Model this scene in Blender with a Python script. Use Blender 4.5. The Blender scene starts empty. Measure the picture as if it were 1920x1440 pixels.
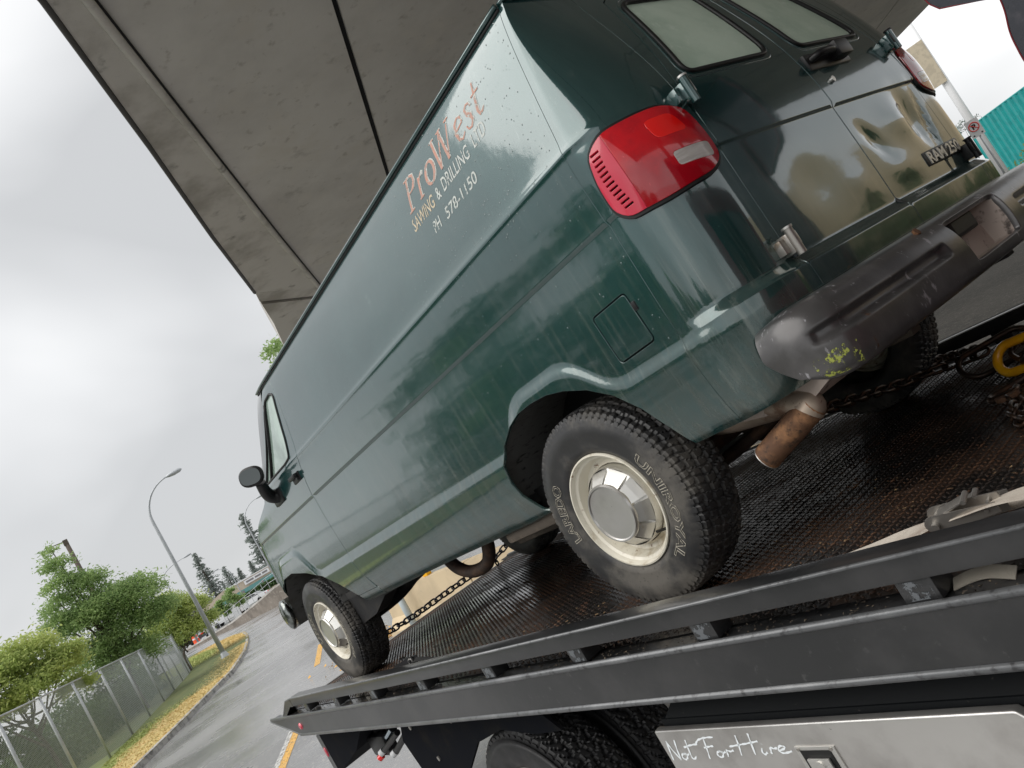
import bpy, bmesh, math, random
import numpy as np
from mathutils import Vector, Matrix, noise
from mathutils.geometry import delaunay_2d_cdt
R = math.radians
PI = math.pi
rnd = random.Random(7)
scn = bpy.context.scene
col = scn.collection

# ------------------------------------------------------------------ camera
cam_d = bpy.data.cameras.new('camera')
cam = bpy.data.objects.new('camera', cam_d); col.objects.link(cam)
yaw, pitch, roll = R(-37.48), R(4.0), R(-30.2)
fw = Vector((math.cos(yaw)*math.cos(pitch), math.sin(yaw)*math.cos(pitch), math.sin(pitch)))
rt = fw.cross(Vector((0, 0, 1))).normalized(); up = rt.cross(fw)
r2 = math.cos(roll)*rt + math.sin(roll)*up
u2 = -math.sin(roll)*rt + math.cos(roll)*up
cm = Matrix((( r2.x, u2.x, -fw.x, 0), (r2.y, u2.y, -fw.y, 0), (r2.z, u2.z, -fw.z, 2.0), (0, 0, 0, 1)))
cam.matrix_world = cm
cam_d.sensor_width = 36.0
cam_d.lens = 1481.8/1920*36.0
cam_d.clip_start = 0.05
cam_d.clip_end = 3000
scn.camera = cam

# ------------------------------------------------------------------ light
SUN_EL, SUN_AZ = 55, 75       # overcast: high soft sun from the open (left) side of the van
w = bpy.data.worlds.new('World'); scn.world = w; w.use_nodes = True
nt = w.node_tree; nt.nodes.clear()
def N(t, **k):
    n = nt.nodes.new(t)
    for a, b in k.items(): setattr(n, a, b)
    return n
L = lambda a, b: nt.links.new(a, b)
out = N('ShaderNodeOutputWorld'); bg = N('ShaderNodeBackground'); L(bg.outputs[0], out.inputs[0])
bg.inputs[1].default_value = 0.10
sky = N('ShaderNodeTexSky', sky_type='NISHITA', sun_disc=False)
sky.sun_elevation = R(SUN_EL); sky.sun_rotation = R(90-SUN_AZ)
sky.air_density = 1; sky.dust_density = 3
tc = N('ShaderNodeTexCoord')
mp = N('ShaderNodeMapping'); mp.inputs['Scale'].default_value = (1.0, 1.0, 1.9); mp.inputs['Location'].default_value = (0.9, 0.1, 0.6)
L(tc.outputs['Generated'], mp.inputs[0])
n1 = N('ShaderNodeTexNoise'); n1.inputs['Scale'].default_value = 1.5; n1.inputs['Detail'].default_value = 4; n1.inputs['Roughness'].default_value = 0.42
n1.inputs['Distortion'].default_value = 0.25
L(mp.outputs[0], n1.inputs[0])
cr = N('ShaderNodeValToRGB'); L(n1.outputs[0], cr.inputs[0])
e = cr.color_ramp.elements
e[0].position = 0.38; e[0].color = (3.6, 3.66, 3.72, 1)
e[1].position = 0.65; e[1].color = (6.4, 6.4, 6.38, 1)
m_ = cr.color_ramp.elements.new(0.53); m_.color = (5.0, 5.05, 5.1, 1)
mx = N('ShaderNodeMix', data_type='RGBA'); mx.inputs[0].default_value = 0.96
L(sky.outputs[0], mx.inputs['A']); L(cr.outputs[0], mx.inputs['B']); L(mx.outputs['Result'], bg.inputs[0])
sun_d = bpy.data.lights.new('sun', 'SUN'); sun_d.energy = 1.5; sun_d.angle = R(70); sun_d.color = (1, .97, .93)
sun = bpy.data.objects.new('sun', sun_d); col.objects.link(sun)
sd = Vector((math.cos(R(SUN_EL))*math.cos(R(SUN_AZ)), math.cos(R(SUN_EL))*math.sin(R(SUN_AZ)), math.sin(R(SUN_EL))))
sun.rotation_euler = sd.to_track_quat('Z', 'Y').to_euler(); sun.location = (0, 20, 40)
scn.view_settings.view_transform = 'Standard'; scn.view_settings.look = 'None'
scn.view_settings.exposure = 0.86; scn.view_settings.gamma = 1; scn.view_settings.use_curve_mapping = False
scn.render.engine = 'CYCLES'
scn.cycles.max_bounces = 8; scn.cycles.transparent_max_bounces = 24

# ------------------------------------------------------------------ frames
# the truck bed and the van on it are tilted about 1.5 degrees against the road
RM = Matrix(((0.99963818, 0.00142465, 0.02686042, 2.1063268), (-0.00148828, 0.99999613, 0.0023489, -2.69000495),
             (-0.02685697, -0.00238802, 0.99963643, 1.27631247), (0, 0, 0, 1)))

# ------------------------------------------------------------------ materials
def mat(name, base, rough=.5, metal=0, coat=0, var=(), bump=(), trans=0, spec=.5, rvar=None, coat_rough=.05, streak=None, alpha=None, wave=None, ior=1.45):
    """var: list of (scale, colour, low, high[, stretch xyz]); bump: list of (scale, strength, distance)."""
    m = bpy.data.materials.new(name); m.use_nodes = True
    t = m.node_tree; n = t.nodes; b = n['Principled BSDF']; l = t.links.new
    b.inputs['Base Color'].default_value = (*base, 1); b.inputs['Roughness'].default_value = rough
    b.inputs['Metallic'].default_value = metal; b.inputs['Coat Weight'].default_value = coat
    b.inputs['Coat Roughness'].default_value = coat_rough
    b.inputs['Transmission Weight'].default_value = trans; b.inputs['Specular IOR Level'].default_value = spec
    b.inputs['IOR'].default_value = ior
    co = n.new('ShaderNodeTexCoord')
    cur = None
    for v in var:
        sc, c2, lo, hi = v[:4]
        mpn = n.new('ShaderNodeMapping'); l(co.outputs['Object'], mpn.inputs[0])
        if len(v) > 4: mpn.inputs['Scale'].default_value = v[4]
        tn = n.new('ShaderNodeTexNoise'); tn.inputs['Scale'].default_value = sc; tn.inputs['Detail'].default_value = 6; tn.inputs['Roughness'].default_value = .62
        l(mpn.outputs[0], tn.inputs[0])
        mr = n.new('ShaderNodeMapRange'); mr.inputs['From Min'].default_value = lo; mr.inputs['From Max'].default_value = hi; mr.interpolation_type = 'SMOOTHSTEP'
        l(tn.outputs[0], mr.inputs[0])
        mix = n.new('ShaderNodeMix'); mix.data_type = 'RGBA'
        l(mr.outputs[0], mix.inputs[0])
        if cur is None: mix.inputs['A'].default_value = (*base, 1)
        else: l(cur, mix.inputs['A'])
        mix.inputs['B'].default_value = (*c2, 1)
        if len(v) > 5:   # roughness that goes with the stain
            rm = n.new('ShaderNodeMix'); l(mr.outputs[0], rm.inputs[0])
            src = b.inputs['Roughness'].links[0].from_socket if b.inputs['Roughness'].links else None
            if src: l(src, rm.inputs['A'])
            else: rm.inputs['A'].default_value = rough
            rm.inputs['B'].default_value = v[5]; l(rm.outputs[0], b.inputs['Roughness'])
            if metal:
                mm = n.new('ShaderNodeMix'); l(mr.outputs[0], mm.inputs[0]); mm.inputs['A'].default_value = metal; mm.inputs['B'].default_value = 0
                if not b.inputs['Metallic'].links: l(mm.outputs[0], b.inputs['Metallic'])
        cur = mix.outputs['Result']
    if cur is not None: l(cur, b.inputs['Base Color'])
    if rvar:
        tn = n.new('ShaderNodeTexNoise'); tn.inputs['Scale'].default_value = rvar[0]; tn.inputs['Detail'].default_value = 5
        l(co.outputs['Object'], tn.inputs[0])
        mr = n.new('ShaderNodeMapRange'); mr.inputs['From Min'].default_value = rvar[3] if len(rvar) > 3 else .35; mr.inputs['From Max'].default_value = rvar[4] if len(rvar) > 4 else .65
        mr.inputs['To Min'].default_value = rvar[1]; mr.inputs['To Max'].default_value = rvar[2]
        l(tn.outputs[0], mr.inputs[0]); l(mr.outputs[0], b.inputs['Roughness'])
    prev = None
    for bb in bump:
        sc, st, di = bb[:3]
        tn = n.new('ShaderNodeTexNoise'); tn.inputs['Scale'].default_value = sc; tn.inputs['Detail'].default_value = 4
        mpn = n.new('ShaderNodeMapping'); l(co.outputs['Object'], mpn.inputs[0]); l(mpn.outputs[0], tn.inputs[0])
        if len(bb) > 3: mpn.inputs['Scale'].default_value = bb[3]
        bn = n.new('ShaderNodeBump'); bn.inputs['Strength'].default_value = st; bn.inputs['Distance'].default_value = di
        l(tn.outputs[0], bn.inputs['Height'])
        if prev: l(prev, bn.inputs['Normal'])
        prev = bn.outputs[0]
    if prev:
        l(prev, b.inputs['Normal'])
        if coat: l(prev, b.inputs['Coat Normal'])
    if alpha:      # holes (flaked print, wire mesh): (scale, lo, hi)
        tn = n.new('ShaderNodeTexNoise'); tn.inputs['Scale'].default_value = alpha[0]; tn.inputs['Detail'].default_value = 5; tn.inputs['Roughness'].default_value = .7
        l(co.outputs['Object'], tn.inputs[0])
        mr = n.new('ShaderNodeMapRange'); mr.inputs['From Min'].default_value = alpha[1]; mr.inputs['From Max'].default_value = alpha[2]
        l(tn.outputs[0], mr.inputs[0]); l(mr.outputs[0], b.inputs['Alpha'])
    return m

PAINT = mat('green_car_paint', (.013, .062, .061), .21, metal=.42, coat=1, coat_rough=.05, spec=.5,
    var=[(2.2, (.019, .076, .074), .35, .7), (26, (.055, .105, .100), .56, .76, (3.2, 3.2, .16)), (170, (.16, .22, .2), .67, .75), (9, (.09, .15, .14), .66, .8)],
    bump=[(3.2, .14, .010), (260, .05, .0006)])
PAINT.node_tree.nodes['Principled BSDF'].inputs['Coat IOR'].default_value = 1.85
def paint_lower_dirt(m, z0, z1):
    """road film that thickens in ragged streaks towards the sill (object z)"""
    t = m.node_tree; n = t.nodes; l = t.links.new; b = n['Principled BSDF']
    co = n.new('ShaderNodeTexCoord'); sp = n.new('ShaderNodeSeparateXYZ'); l(co.outputs['Object'], sp.inputs[0])
    mr = n.new('ShaderNodeMapRange'); mr.inputs['From Min'].default_value = z1; mr.inputs['From Max'].default_value = z0; l(sp.outputs[2], mr.inputs[0])
    tn = n.new('ShaderNodeTexNoise'); tn.inputs['Scale'].default_value = 14; tn.inputs['Detail'].default_value = 8; tn.inputs['Roughness'].default_value = .7
    mp = n.new('ShaderNodeMapping'); mp.inputs['Scale'].default_value = (1.6, 1.6, .35); l(co.outputs['Object'], mp.inputs[0]); l(mp.outputs[0], tn.inputs[0])
    mu = n.new('ShaderNodeMath'); mu.operation = 'MULTIPLY'; l(mr.outputs[0], mu.inputs[0])
    m2 = n.new('ShaderNodeMapRange'); m2.inputs['From Min'].default_value = .35; m2.inputs['From Max'].default_value = .72; l(tn.outputs[0], m2.inputs[0]); l(m2.outputs[0], mu.inputs[1])
    mix = n.new('ShaderNodeMix'); mix.data_type = 'RGBA'; l(mu.outputs[0], mix.inputs[0]); l(b.inputs['Base Color'].links[0].from_socket, mix.inputs['A'])
    mix.inputs['B'].default_value = (.12, .125, .105, 1)
    sn = n.new('ShaderNodeTexNoise'); sn.inputs['Scale'].default_value = 55; sn.inputs['Detail'].default_value = 5; sn.inputs['Roughness'].default_value = .6
    sm = n.new('ShaderNodeMapping'); sm.inputs['Scale'].default_value = (1, 1, .045); l(co.outputs['Object'], sm.inputs[0]); l(sm.outputs[0], sn.inputs[0])
    s2 = n.new('ShaderNodeMapRange'); s2.inputs['From Min'].default_value = .52; s2.inputs['From Max'].default_value = .70; l(sn.outputs[0], s2.inputs[0])
    s3 = n.new('ShaderNodeMapRange'); s3.inputs['From Min'].default_value = 1.45; s3.inputs['From Max'].default_value = .7; s3.inputs['To Max'].default_value = .5; l(sp.outputs[2], s3.inputs[0])
    s4 = n.new('ShaderNodeMath'); s4.operation = 'MULTIPLY'; l(s2.outputs[0], s4.inputs[0]); l(s3.outputs[0], s4.inputs[1])
    mxs = n.new('ShaderNodeMix'); mxs.data_type = 'RGBA'; l(s4.outputs[0], mxs.inputs[0]); l(mix.outputs['Result'], mxs.inputs['A']); mxs.inputs['B'].default_value = (.16, .19, .17, 1)
    l(mxs.outputs['Result'], b.inputs['Base Color'])
    iv = n.new('ShaderNodeMapRange'); iv.inputs['To Min'].default_value = 1; iv.inputs['To Max'].default_value = .25; l(mu.outputs[0], iv.inputs[0]); l(iv.outputs[0], b.inputs['Coat Weight'])
paint_lower_dirt(PAINT, .44, .95)
BLACKPL = mat('black_plastic', (.012, .012, .013), .38, bump=[(60, .05, .002)])
RUBBER = mat('black_rubber_seal', (.008, .008, .008), .45)
TYRE = mat('tyre_rubber', (.034, .034, .035), .55, var=[(5, (.13, .12, .105), .42, .66), (60, (.05, .045, .04), .55, .75)], rvar=(5, .32, .75), bump=[(120, .12, .002)])
TYREW = mat('wet_tyre_rubber', (.022, .022, .023), .5, var=[(30, (.05, .045, .04), .55, .75)], rvar=(8, .38, .65), bump=[(140, .1, .001)])
RIM = mat('cream_steel_wheel_paint', (.76, .72, .61), .32, coat=.4, var=[(9, (.42, .34, .22), .5, .72), (40, (.2, .11, .05), .62, .75)], bump=[(40, .05, .002)])
CHROME = mat('dull_chrome', (.70, .69, .66), .3, metal=.9, var=[(14, (.5, .42, .3), .6, .75)], rvar=(10, .34, .48))
GLASSF = mat('fogged_skylit_window_glass', (.42, .54, .47), .05, coat=1, coat_rough=.01, var=[(3, (.20, .27, .235), .35, .7), (60, (.4, .46, .42), .6, .8)])  # pale green paints in the sky seen through the door window
GLASSF2 = mat('misty_skylit_rear_glass', (.66, .80, .66), .07, coat=.5, coat_rough=.02, var=[(2.5, (.46, .60, .48), .35, .7), (22, (.7, .82, .7), .56, .8)])  # pale base stands in for bright sky showing through the fogged panes
GLASSD = mat('dark_windscreen_glass', (.02, .03, .028), .03, coat=1)
REDL = mat('red_lens', (.62, .004, .012), .12, coat=1, coat_rough=.03, var=[(5, (.40, .003, .012), .4, .6), (60, (.7, .05, .06), .64, .76)], bump=[(18, .05, .003)])
REDL2 = mat('bright_red_lens', (.95, .01, .008), .12, coat=1)
PINKL = mat('faded_red_marker_lens', (.68, .03, .07), .2, coat=1)
CLEARL = mat('clear_ribbed_lens', (.52, .49, .46), .18, coat=1, bump=[(8, .25, .01, (1, 1, 12))])
ORANGEL = mat('orange_lens', (.85, .16, .02), .2, coat=1)
BUMPER = mat('scuffed_bumper_paint', (.075, .072, .072), .3, metal=.3, coat=.4, coat_rough=.2,
    var=[(3.0, (.14, .135, .135), .42, .66), (7, (.10, .05, .03), .68, .74, (1, 1, 1), .8), (38, (.38, .37, .39), .61, .68, (1, .7, .35), .5)], bump=[(40, .1, .003), (7, .08, .006)])
PLATEIN = mat('lit_recess_cream_paint', (.50, .42, .37), .6, var=[(20, (.1, .08, .07), .55, .7)])  # pale tone paints the light on the recess floor; also the cream heat shield
LICHEN = mat('yellow_paint_scrape', (.42, .46, .10), .7, alpha=(38, .53, .57))
RUST = mat('rusty_steel', (.13, .065, .035), .75, var=[(14, (.30, .15, .07), .45, .65), (50, (.05, .03, .02), .5, .7)], bump=[(60, .3, .004)])
RUSTD = mat('dark_rusty_steel', (.040, .026, .020), .65, var=[(16, (.09, .05, .03), .45, .7)], bump=[(60, .3, .004)])
TANPIPE = mat('heat_stained_exhaust_steel', (.42, .34, .27), .5, metal=.5, var=[(10, (.2, .12, .08), .5, .7), (70, (.12, .07, .05), .62, .7)])
UNDER = mat('dark_underbody', (.020, .020, .021), .7, var=[(9, (.05, .045, .038), .5, .75)], bump=[(30, .3, .01)])
UNDERTAN = mat('mud_brown_frame_steel', (.085, .07, .055), .8, var=[(12, (.16, .13, .1), .5, .7)], bump=[(40, .3, .006)])
DECKM = mat('worn_deck_steel', (.020, .018, .017), .28, metal=.3, var=[(2.0, (.042, .026, .018), .46, .64, (1, 1, 1), .5), (9, (.085, .048, .030), .57, .72, (.4, 1, 1), .8), (1.1, (.014, .013, .013), .52, .68, (1, 1, 1), .13)], bump=[(50, .25, .003)])
LUGM = mat('deck_tread_steel', (.026, .021, .018), .5, metal=0, spec=.4, var=[(2.0, (.075, .040, .024), .42, .6, (1, 1, 1), .5), (12, (.15, .075, .04), .52, .70, (1, 1, 1), .7)])
TRUCKB = mat('black_truck_paint', (.015, .016, .017), .32, coat=.5, coat_rough=.16, var=[(30, (.06, .06, .06), .6, .76), (3, (.035, .035, .036), .4, .7), (11, (.10, .042, .025), .69, .76, (.4, 1, 2), .8)], bump=[(50, .08, .002), (6, .06, .004)])
BRIGHTEDGE = mat('worn_lip_and_highlight', (.16, .165, .17), .3, metal=.35, var=[(40, (.07, .07, .072), .5, .7), (5, (.24, .245, .25), .5, .7)], bump=[(60, .2, .002)])  # bright tone for the worn channel lips and the rail's painted highlight
PRIMERG = mat('grey_flaked_primer', (.13, .14, .15), .45, alpha=(22, .50, .54))
MUDFLAP = mat('dark_rubber_mudflap', (.005, .006, .009), .85, spec=.12, var=[(6, (.014, .013, .012), .5, .8)])
STEEL = mat('brushed_stainless_steel', (.68, .665, .64), .34, metal=.85, var=[(3, (.48, .46, .44), .4, .7), (60, (.25, .24, .23), .68, .76)], bump=[(14, .03, .002, (1, 1, 14))])
WHITEINK = mat('white_marker_ink', (.85, .90, .92), .5)
CHAINM = mat('oily_brown_chain_steel', (.050, .036, .028), .38, metal=.6, var=[(30, (.11, .06, .035), .45, .65)])
CHAINB = mat('dark_chain_steel', (.02, .018, .022), .35, metal=.5)
YELLOW = mat('yellow_hook_paint', (1.0, .50, .008), .35, coat=.5, var=[(60, (.12, .06, .02), .64, .69), (9, (.95, .42, .01), .45, .65)])
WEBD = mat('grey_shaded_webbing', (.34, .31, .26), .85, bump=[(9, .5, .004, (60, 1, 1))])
WEB = mat('dirty_white_webbing', (.62, .56, .48), .85, var=[(8, (.42, .35, .29), .45, .7)], bump=[(9, .5, .004, (60, 1, 1))])
ZINC = mat('dull_zinc_steel', (.42, .40, .37), .4, metal=.8, var=[(14, (.2, .15, .1), .55, .7)])
CONC = mat('bridge_concrete', (.60, .585, .555), .8, var=[(.30, (.48, .465, .44), .38, .62), (.8, (.56, .535, .49), .5, .72), (1.3, (.33, .315, .295), .58, .76), (4, (.42, .40, .37), .58, .7), (24, (.6, .57, .53), .62, .78), (60, (.3, .28, .26), .66, .72)], bump=[(5, .2, .03), (40, .15, .005)])
CONC2 = mat('edge_beam_concrete', (.56, .54, .51), .8, var=[(.8, (.36, .34, .31), .42, .66), (2.6, (.27, .26, .24), .58, .74), (14, (.5, .48, .44), .6, .8), (70, (.28, .26, .24), .65, .71)], bump=[(6, .2, .02)])
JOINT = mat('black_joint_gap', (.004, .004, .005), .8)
TANCONC = mat('tan_barrier_concrete', (.62, .50, .33), .85, var=[(1.3, (.52, .42, .28), .4, .65), (9, (.4, .34, .25), .6, .75)], bump=[(12, .15, .01)])
GALV = mat('galvanised_steel', (.46, .48, .50), .42, metal=.35, var=[(4, (.38, .40, .42), .4, .7)])
ASPH = mat('wet_asphalt', (.28, .28, .28), .3, var=[(.12, (.20, .20, .203), .4, .62), (1.3, (.29, .29, .288), .48, .74), (16, (.36, .345, .32), .55, .66), (46, (.46, .44, .41), .58, .68), (90, (.10, .10, .10), .58, .7)], rvar=(.45, .07, .36, .36, .62), bump=[(70, .35, .005), (2, .08, .02)])
DRYASPH = mat('dry_gritty_asphalt', (.20, .19, .172), .88, var=[(.5, (.16, .152, .14), .4, .62), (7, (.26, .245, .22), .5, .68), (24, (.40, .38, .34), .57, .66), (60, (.08, .076, .07), .56, .66)], bump=[(40, .6, .012), (6, .2, .02)])
KERBM = mat('damp_kerb_concrete', (.44, .43, .41), .7, var=[(3, (.15, .145, .14), .45, .65)], bump=[(30, .3, .01)])
YLINE = mat('worn_yellow_road_paint', (.75, .42, .08), .5, alpha=(22, .36, .46), var=[(8, (.62, .40, .16), .45, .65)])
WLINE = mat('worn_white_road_paint', (.6, .6, .58), .5, alpha=(18, .42, .52))
SOIL = mat('verge_soil', (.09, .12, .045), .9, var=[(2, (.14, .15, .06), .4, .6)])
GRASSG = mat('green_grass', (.33, .40, .12), .7, var=[(1.5, (.42, .44, .15), .4, .6)])
GRASSY = mat('dry_yellow_grass', (.68, .52, .24), .8, var=[(1.2, (.58, .46, .20), .4, .6)])
def leafm(name, a, b, c, tr=.35):
    m = mat(name, a, .5, var=[(1.1, b, .38, .62), (8, c, .5, .72)])
    m.node_tree.nodes['Principled BSDF'].inputs['Specular IOR Level'].default_value = .3
    t = m.node_tree; n = t.nodes; l = t.links.new
    tb = n.new('ShaderNodeBsdfTranslucent'); ms = n.new('ShaderNodeMixShader'); ms.inputs[0].default_value = tr
    l(n['Principled BSDF'].inputs['Base Color'].links[0].from_socket, tb.inputs[0])
    l(n['Principled BSDF'].outputs[0], ms.inputs[1]); l(tb.outputs[0], ms.inputs[2]); l(ms.outputs[0], n['Material Output'].inputs[0])
    return m
LEAF1 = leafm('fresh_green_leaves', (.36, .49, .20), (.27, .39, .16), (.47, .56, .23), .6)
LEAF2 = leafm('yellow_green_leaves', (.50, .57, .20), (.40, .49, .17), (.60, .62, .23), .6)
LEAF3 = leafm('dark_hedge_leaves', (.085, .15, .05), (.06, .11, .04), (.13, .19, .07), .35)
NEEDLE = leafm('hazed_fir_needles', (.27, .31, .28), (.23, .27, .25), (.31, .35, .31), .3)  # distance haze is mixed into this pale needle colour
DKCHROME = mat('dark_reflecting_chrome', (.32, .34, .33), .22, metal=1, var=[(6, (.12, .13, .12), .45, .65)])
BARK = mat('tree_bark', (.085, .07, .055), .9, var=[(9, (.14, .12, .1), .45, .65)], bump=[(20, .5, .03)])
TEAL = mat('teal_corrugated_cladding', (.012, .30, .29), .38, var=[(2, (.01, .25, .245), .4, .65)])
BEIGEW = mat('beige_render_wall', (.56, .48, .38), .8, var=[(.5, (.50, .43, .34), .4, .6)])
TEALW = mat('faded_teal_wall_band', (.13, .32, .31), .6)
GREYROOF = mat('grey_roofing', (.22, .21, .215), .7)
WHITEP = mat('white_painted_metal', (.78, .79, .80), .4)
REDP = mat('red_sign_paint', (.75, .04, .03), .45)
ORANGEP = mat('orange_red_plastic', (.95, .10, .03), .5)
CARDK = mat('dark_blue_grey_car_paint', (.08, .10, .13), .2, coat=1)
CARW = mat('white_car_paint', (.75, .76, .77), .25, coat=1)
CARGL = mat('car_glass', (.03, .035, .04), .08, coat=1)
PLYW = mat('weathered_plywood', (.50, .44, .33), .7, var=[(4, (.42, .37, .28), .45, .6)])
WOOD = mat('weathered_wood_pole', (.10, .08, .065), .85)
PEACH = mat('faded_peach_lettering', (.56, .32, .25), .5, alpha=(60, .38, .47), var=[(20, (.60, .30, .22), .45, .6)])
WHITEV = mat('white_vinyl_lettering', (.62, .65, .61), .45, alpha=(80, .39, .46))
CREAMV = mat('cream_vinyl_lettering', (.66, .56, .40), .45, alpha=(80, .39, .46))
OWL = mat('outlined_white_tyre_lettering', (.42, .39, .32), .6, alpha=(80, .38, .46))
CLUTTER = mat('dead_leaf_litter', (.30, .20, .10), .8, var=[(30, (.15, .09, .05), .4, .6)])
REDEDGE = mat('thin_red_edge_tape', (.28, .03, .04), .4)
NAVY = mat('wet_dark_panel_paint', (.03, .033, .045), .22, coat=.6, var=[(8, (.12, .11, .13), .5, .72), (60, (.006, .006, .008), .6, .7)])
GREYREF = mat('hood_grey_reflection', (.10, .13, .13), .25, coat=1)  # grey base stands in for the reflection on the raised hood

# ------------------------------------------------------------------ object helpers
VANF = RM
def tag(o, label=None, cat=None, group=None, kind=None):
    if label: o['label'] = label
    if cat: o['category'] = cat
    if group: o['group'] = group
    if kind: o['kind'] = kind
    return o
def thing(name, label, cat, loc=(0, 0, 0), frame=None, group=None, rotz=0):
    o = bpy.data.objects.new(name, None); col.objects.link(o); o.empty_display_size = .2
    m = Matrix.Translation(Vector(loc)) @ Matrix.Rotation(rotz, 4, 'Z')
    o.matrix_world = (frame @ m) if frame else m
    return tag(o, label, cat, group)
def mesh(name, verts, faces, m, parent=None, smooth=False, frame=None, offset=None):
    """offset: parent's local origin to subtract (mesh data written in frame coordinates)"""
    me = bpy.data.meshes.new(name)
    if offset is not None: verts = [(v[0]-offset[0], v[1]-offset[1], v[2]-offset[2]) for v in verts]
    me.from_pydata([tuple(v) for v in verts], [], faces); me.validate()
    if m: me.materials.append(m)
    if smooth: me.polygons.foreach_set('use_smooth', [True]*len(me.polygons))
    o = bpy.data.objects.new(name, me); col.objects.link(o)
    if parent: o.parent = parent
    elif frame is not None: o.matrix_world = frame
    return o
class MB:
    """collects simple solids; build() links them as one mesh object"""
    def __init__(s): s.v = []; s.f = []
    def add(s, v, f):
        k = len(s.v); s.v += [tuple(q) for q in v]; s.f += [tuple(i+k for i in q) for q in f]; return s
    def box(s, a, b, bev=0, mtx=None):
        x0, y0, z0 = [min(a[i], b[i]) for i in range(3)]; x1, y1, z1 = [max(a[i], b[i]) for i in range(3)]
        if bev <= 0:
            v = [(x0,y0,z0),(x1,y0,z0),(x1,y1,z0),(x0,y1,z0),(x0,y0,z1),(x1,y0,z1),(x1,y1,z1),(x0,y1,z1)]
            f = [(3,2,1,0),(4,5,6,7),(0,1,5,4),(1,2,6,5),(2,3,7,6),(3,0,4,7)]
        else:
            bm = bmesh.new(); bmesh.ops.create_cube(bm, size=1)
            for q in bm.verts: q.co = ((q.co.x+.5)*(x1-x0)+x0, (q.co.y+.5)*(y1-y0)+y0, (q.co.z+.5)*(z1-z0)+z0)
            bmesh.ops.bevel(bm, geom=bm.edges[:], offset=min(bev, .45*min(x1-x0, y1-y0, z1-z0)), segments=2, profile=.6, affect='EDGES')
            bm.verts.index_update(); v = [tuple(q.co) for q in bm.verts]; f = [tuple(q.index for q in fc.verts) for fc in bm.faces]; bm.free()
        if mtx: v = [tuple(mtx @ Vector(q)) for q in v]
        return s.add(v, f)
    def tube(s, pts, r, n=10, closed=False, caps=True, radii=None):
        pts = [Vector(p) for p in pts]; m = len(pts); k0 = len(s.v); prevn = None
        for i, p in enumerate(pts):
            a = pts[(i-1) % m] if (closed or i > 0) else p; b = pts[(i+1) % m] if (closed or i < m-1) else p
            d = (b-a).normalized() if (b-a).length > 1e-9 else Vector((0, 0, 1))
            if prevn is None:
                h = Vector((0, 0, 1)) if abs(d.z) < .9 else Vector((1, 0, 0)); nn = d.cross(h).normalized()
            else:
                nn = (prevn - d*prevn.dot(d)).normalized()
            prevn = nn; bb = d.cross(nn); rr = radii[i] if radii else r
            for j in range(n):
                t = 2*PI*j/n; s.v.append(tuple(p + (nn*math.cos(t) + bb*math.sin(t))*rr))
        seg = m if closed else m-1
        for i in range(seg):
            for j in range(n):
                a = k0+i*n+j; b = k0+i*n+(j+1) % n; c = k0+((i+1) % m)*n+(j+1) % n; d = k0+((i+1) % m)*n+j
                s.f.append((a, b, c, d))
        if caps and not closed:
            s.f.append(tuple(k0+j for j in reversed(range(n)))); s.f.append(tuple(k0+(m-1)*n+j for j in range(n)))
        return s
    def prism(s, poly, off):
        """closed polygon (3D points, planar) pushed along vector off"""
        n = len(poly); off = Vector(off); a = [Vector(p) for p in poly]
        return s.add(a + [p+off for p in a], [tuple(reversed(range(n))), tuple(range(n, 2*n))] + [(i, (i+1) % n, n+(i+1) % n, n+i) for i in range(n)])
    def revolve(s, prof, center, n=48, axis='y', a0=0, a1=2*PI, sgn=1):
        """prof: list of (r, t) ; axis y : x,z circle"""
        k0 = len(s.v); m = len(prof); full = abs(a1-a0-2*PI) < 1e-6; cnt = n if full else n+1
        for i in range(cnt):
            t = a0+(a1-a0)*i/n
            for r, h in prof:
                c, q = r*math.cos(t), r*math.sin(t)
                if axis == 'y': s.v.append((center[0]+c, center[1]+h*sgn, center[2]+q))
                elif axis == 'z': s.v.append((center[0]+c, center[1]+q, center[2]+h))
                else: s.v.append((center[0]+h*sgn, center[1]+c, center[2]+q))
        for i in range(n):
            for j in range(m-1):
                a = k0+i*m+j; b = k0+((i+1) % cnt)*m+j
                s.f.append((a, a+1, b+1, b))
        return s
    def build(s, name, m, parent=None, smooth=False, frame=None, auto=None, offset=None):
        o = mesh(name, s.v, s.f, m, parent, smooth, frame, offset)
        if auto is not None:
            me = o.data; me.polygons.foreach_set('use_smooth', [True]*len(me.polygons)); sharp(me, auto)
        return o
def sharp(me, deg):
    bm = bmesh.new(); bm.from_mesh(me); bmesh.ops.recalc_face_normals(bm, faces=bm.faces[:])
    for e in bm.edges:
        if len(e.link_faces) == 2 and e.calc_face_angle(0) > R(deg): e.smooth = False
    bm.to_mesh(me); bm.free()
def copy_tree(o):
    c = o.copy(); col.objects.link(c)
    for ch in list(o.children):
        d = copy_tree(ch); d.parent = c
    return c
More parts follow.
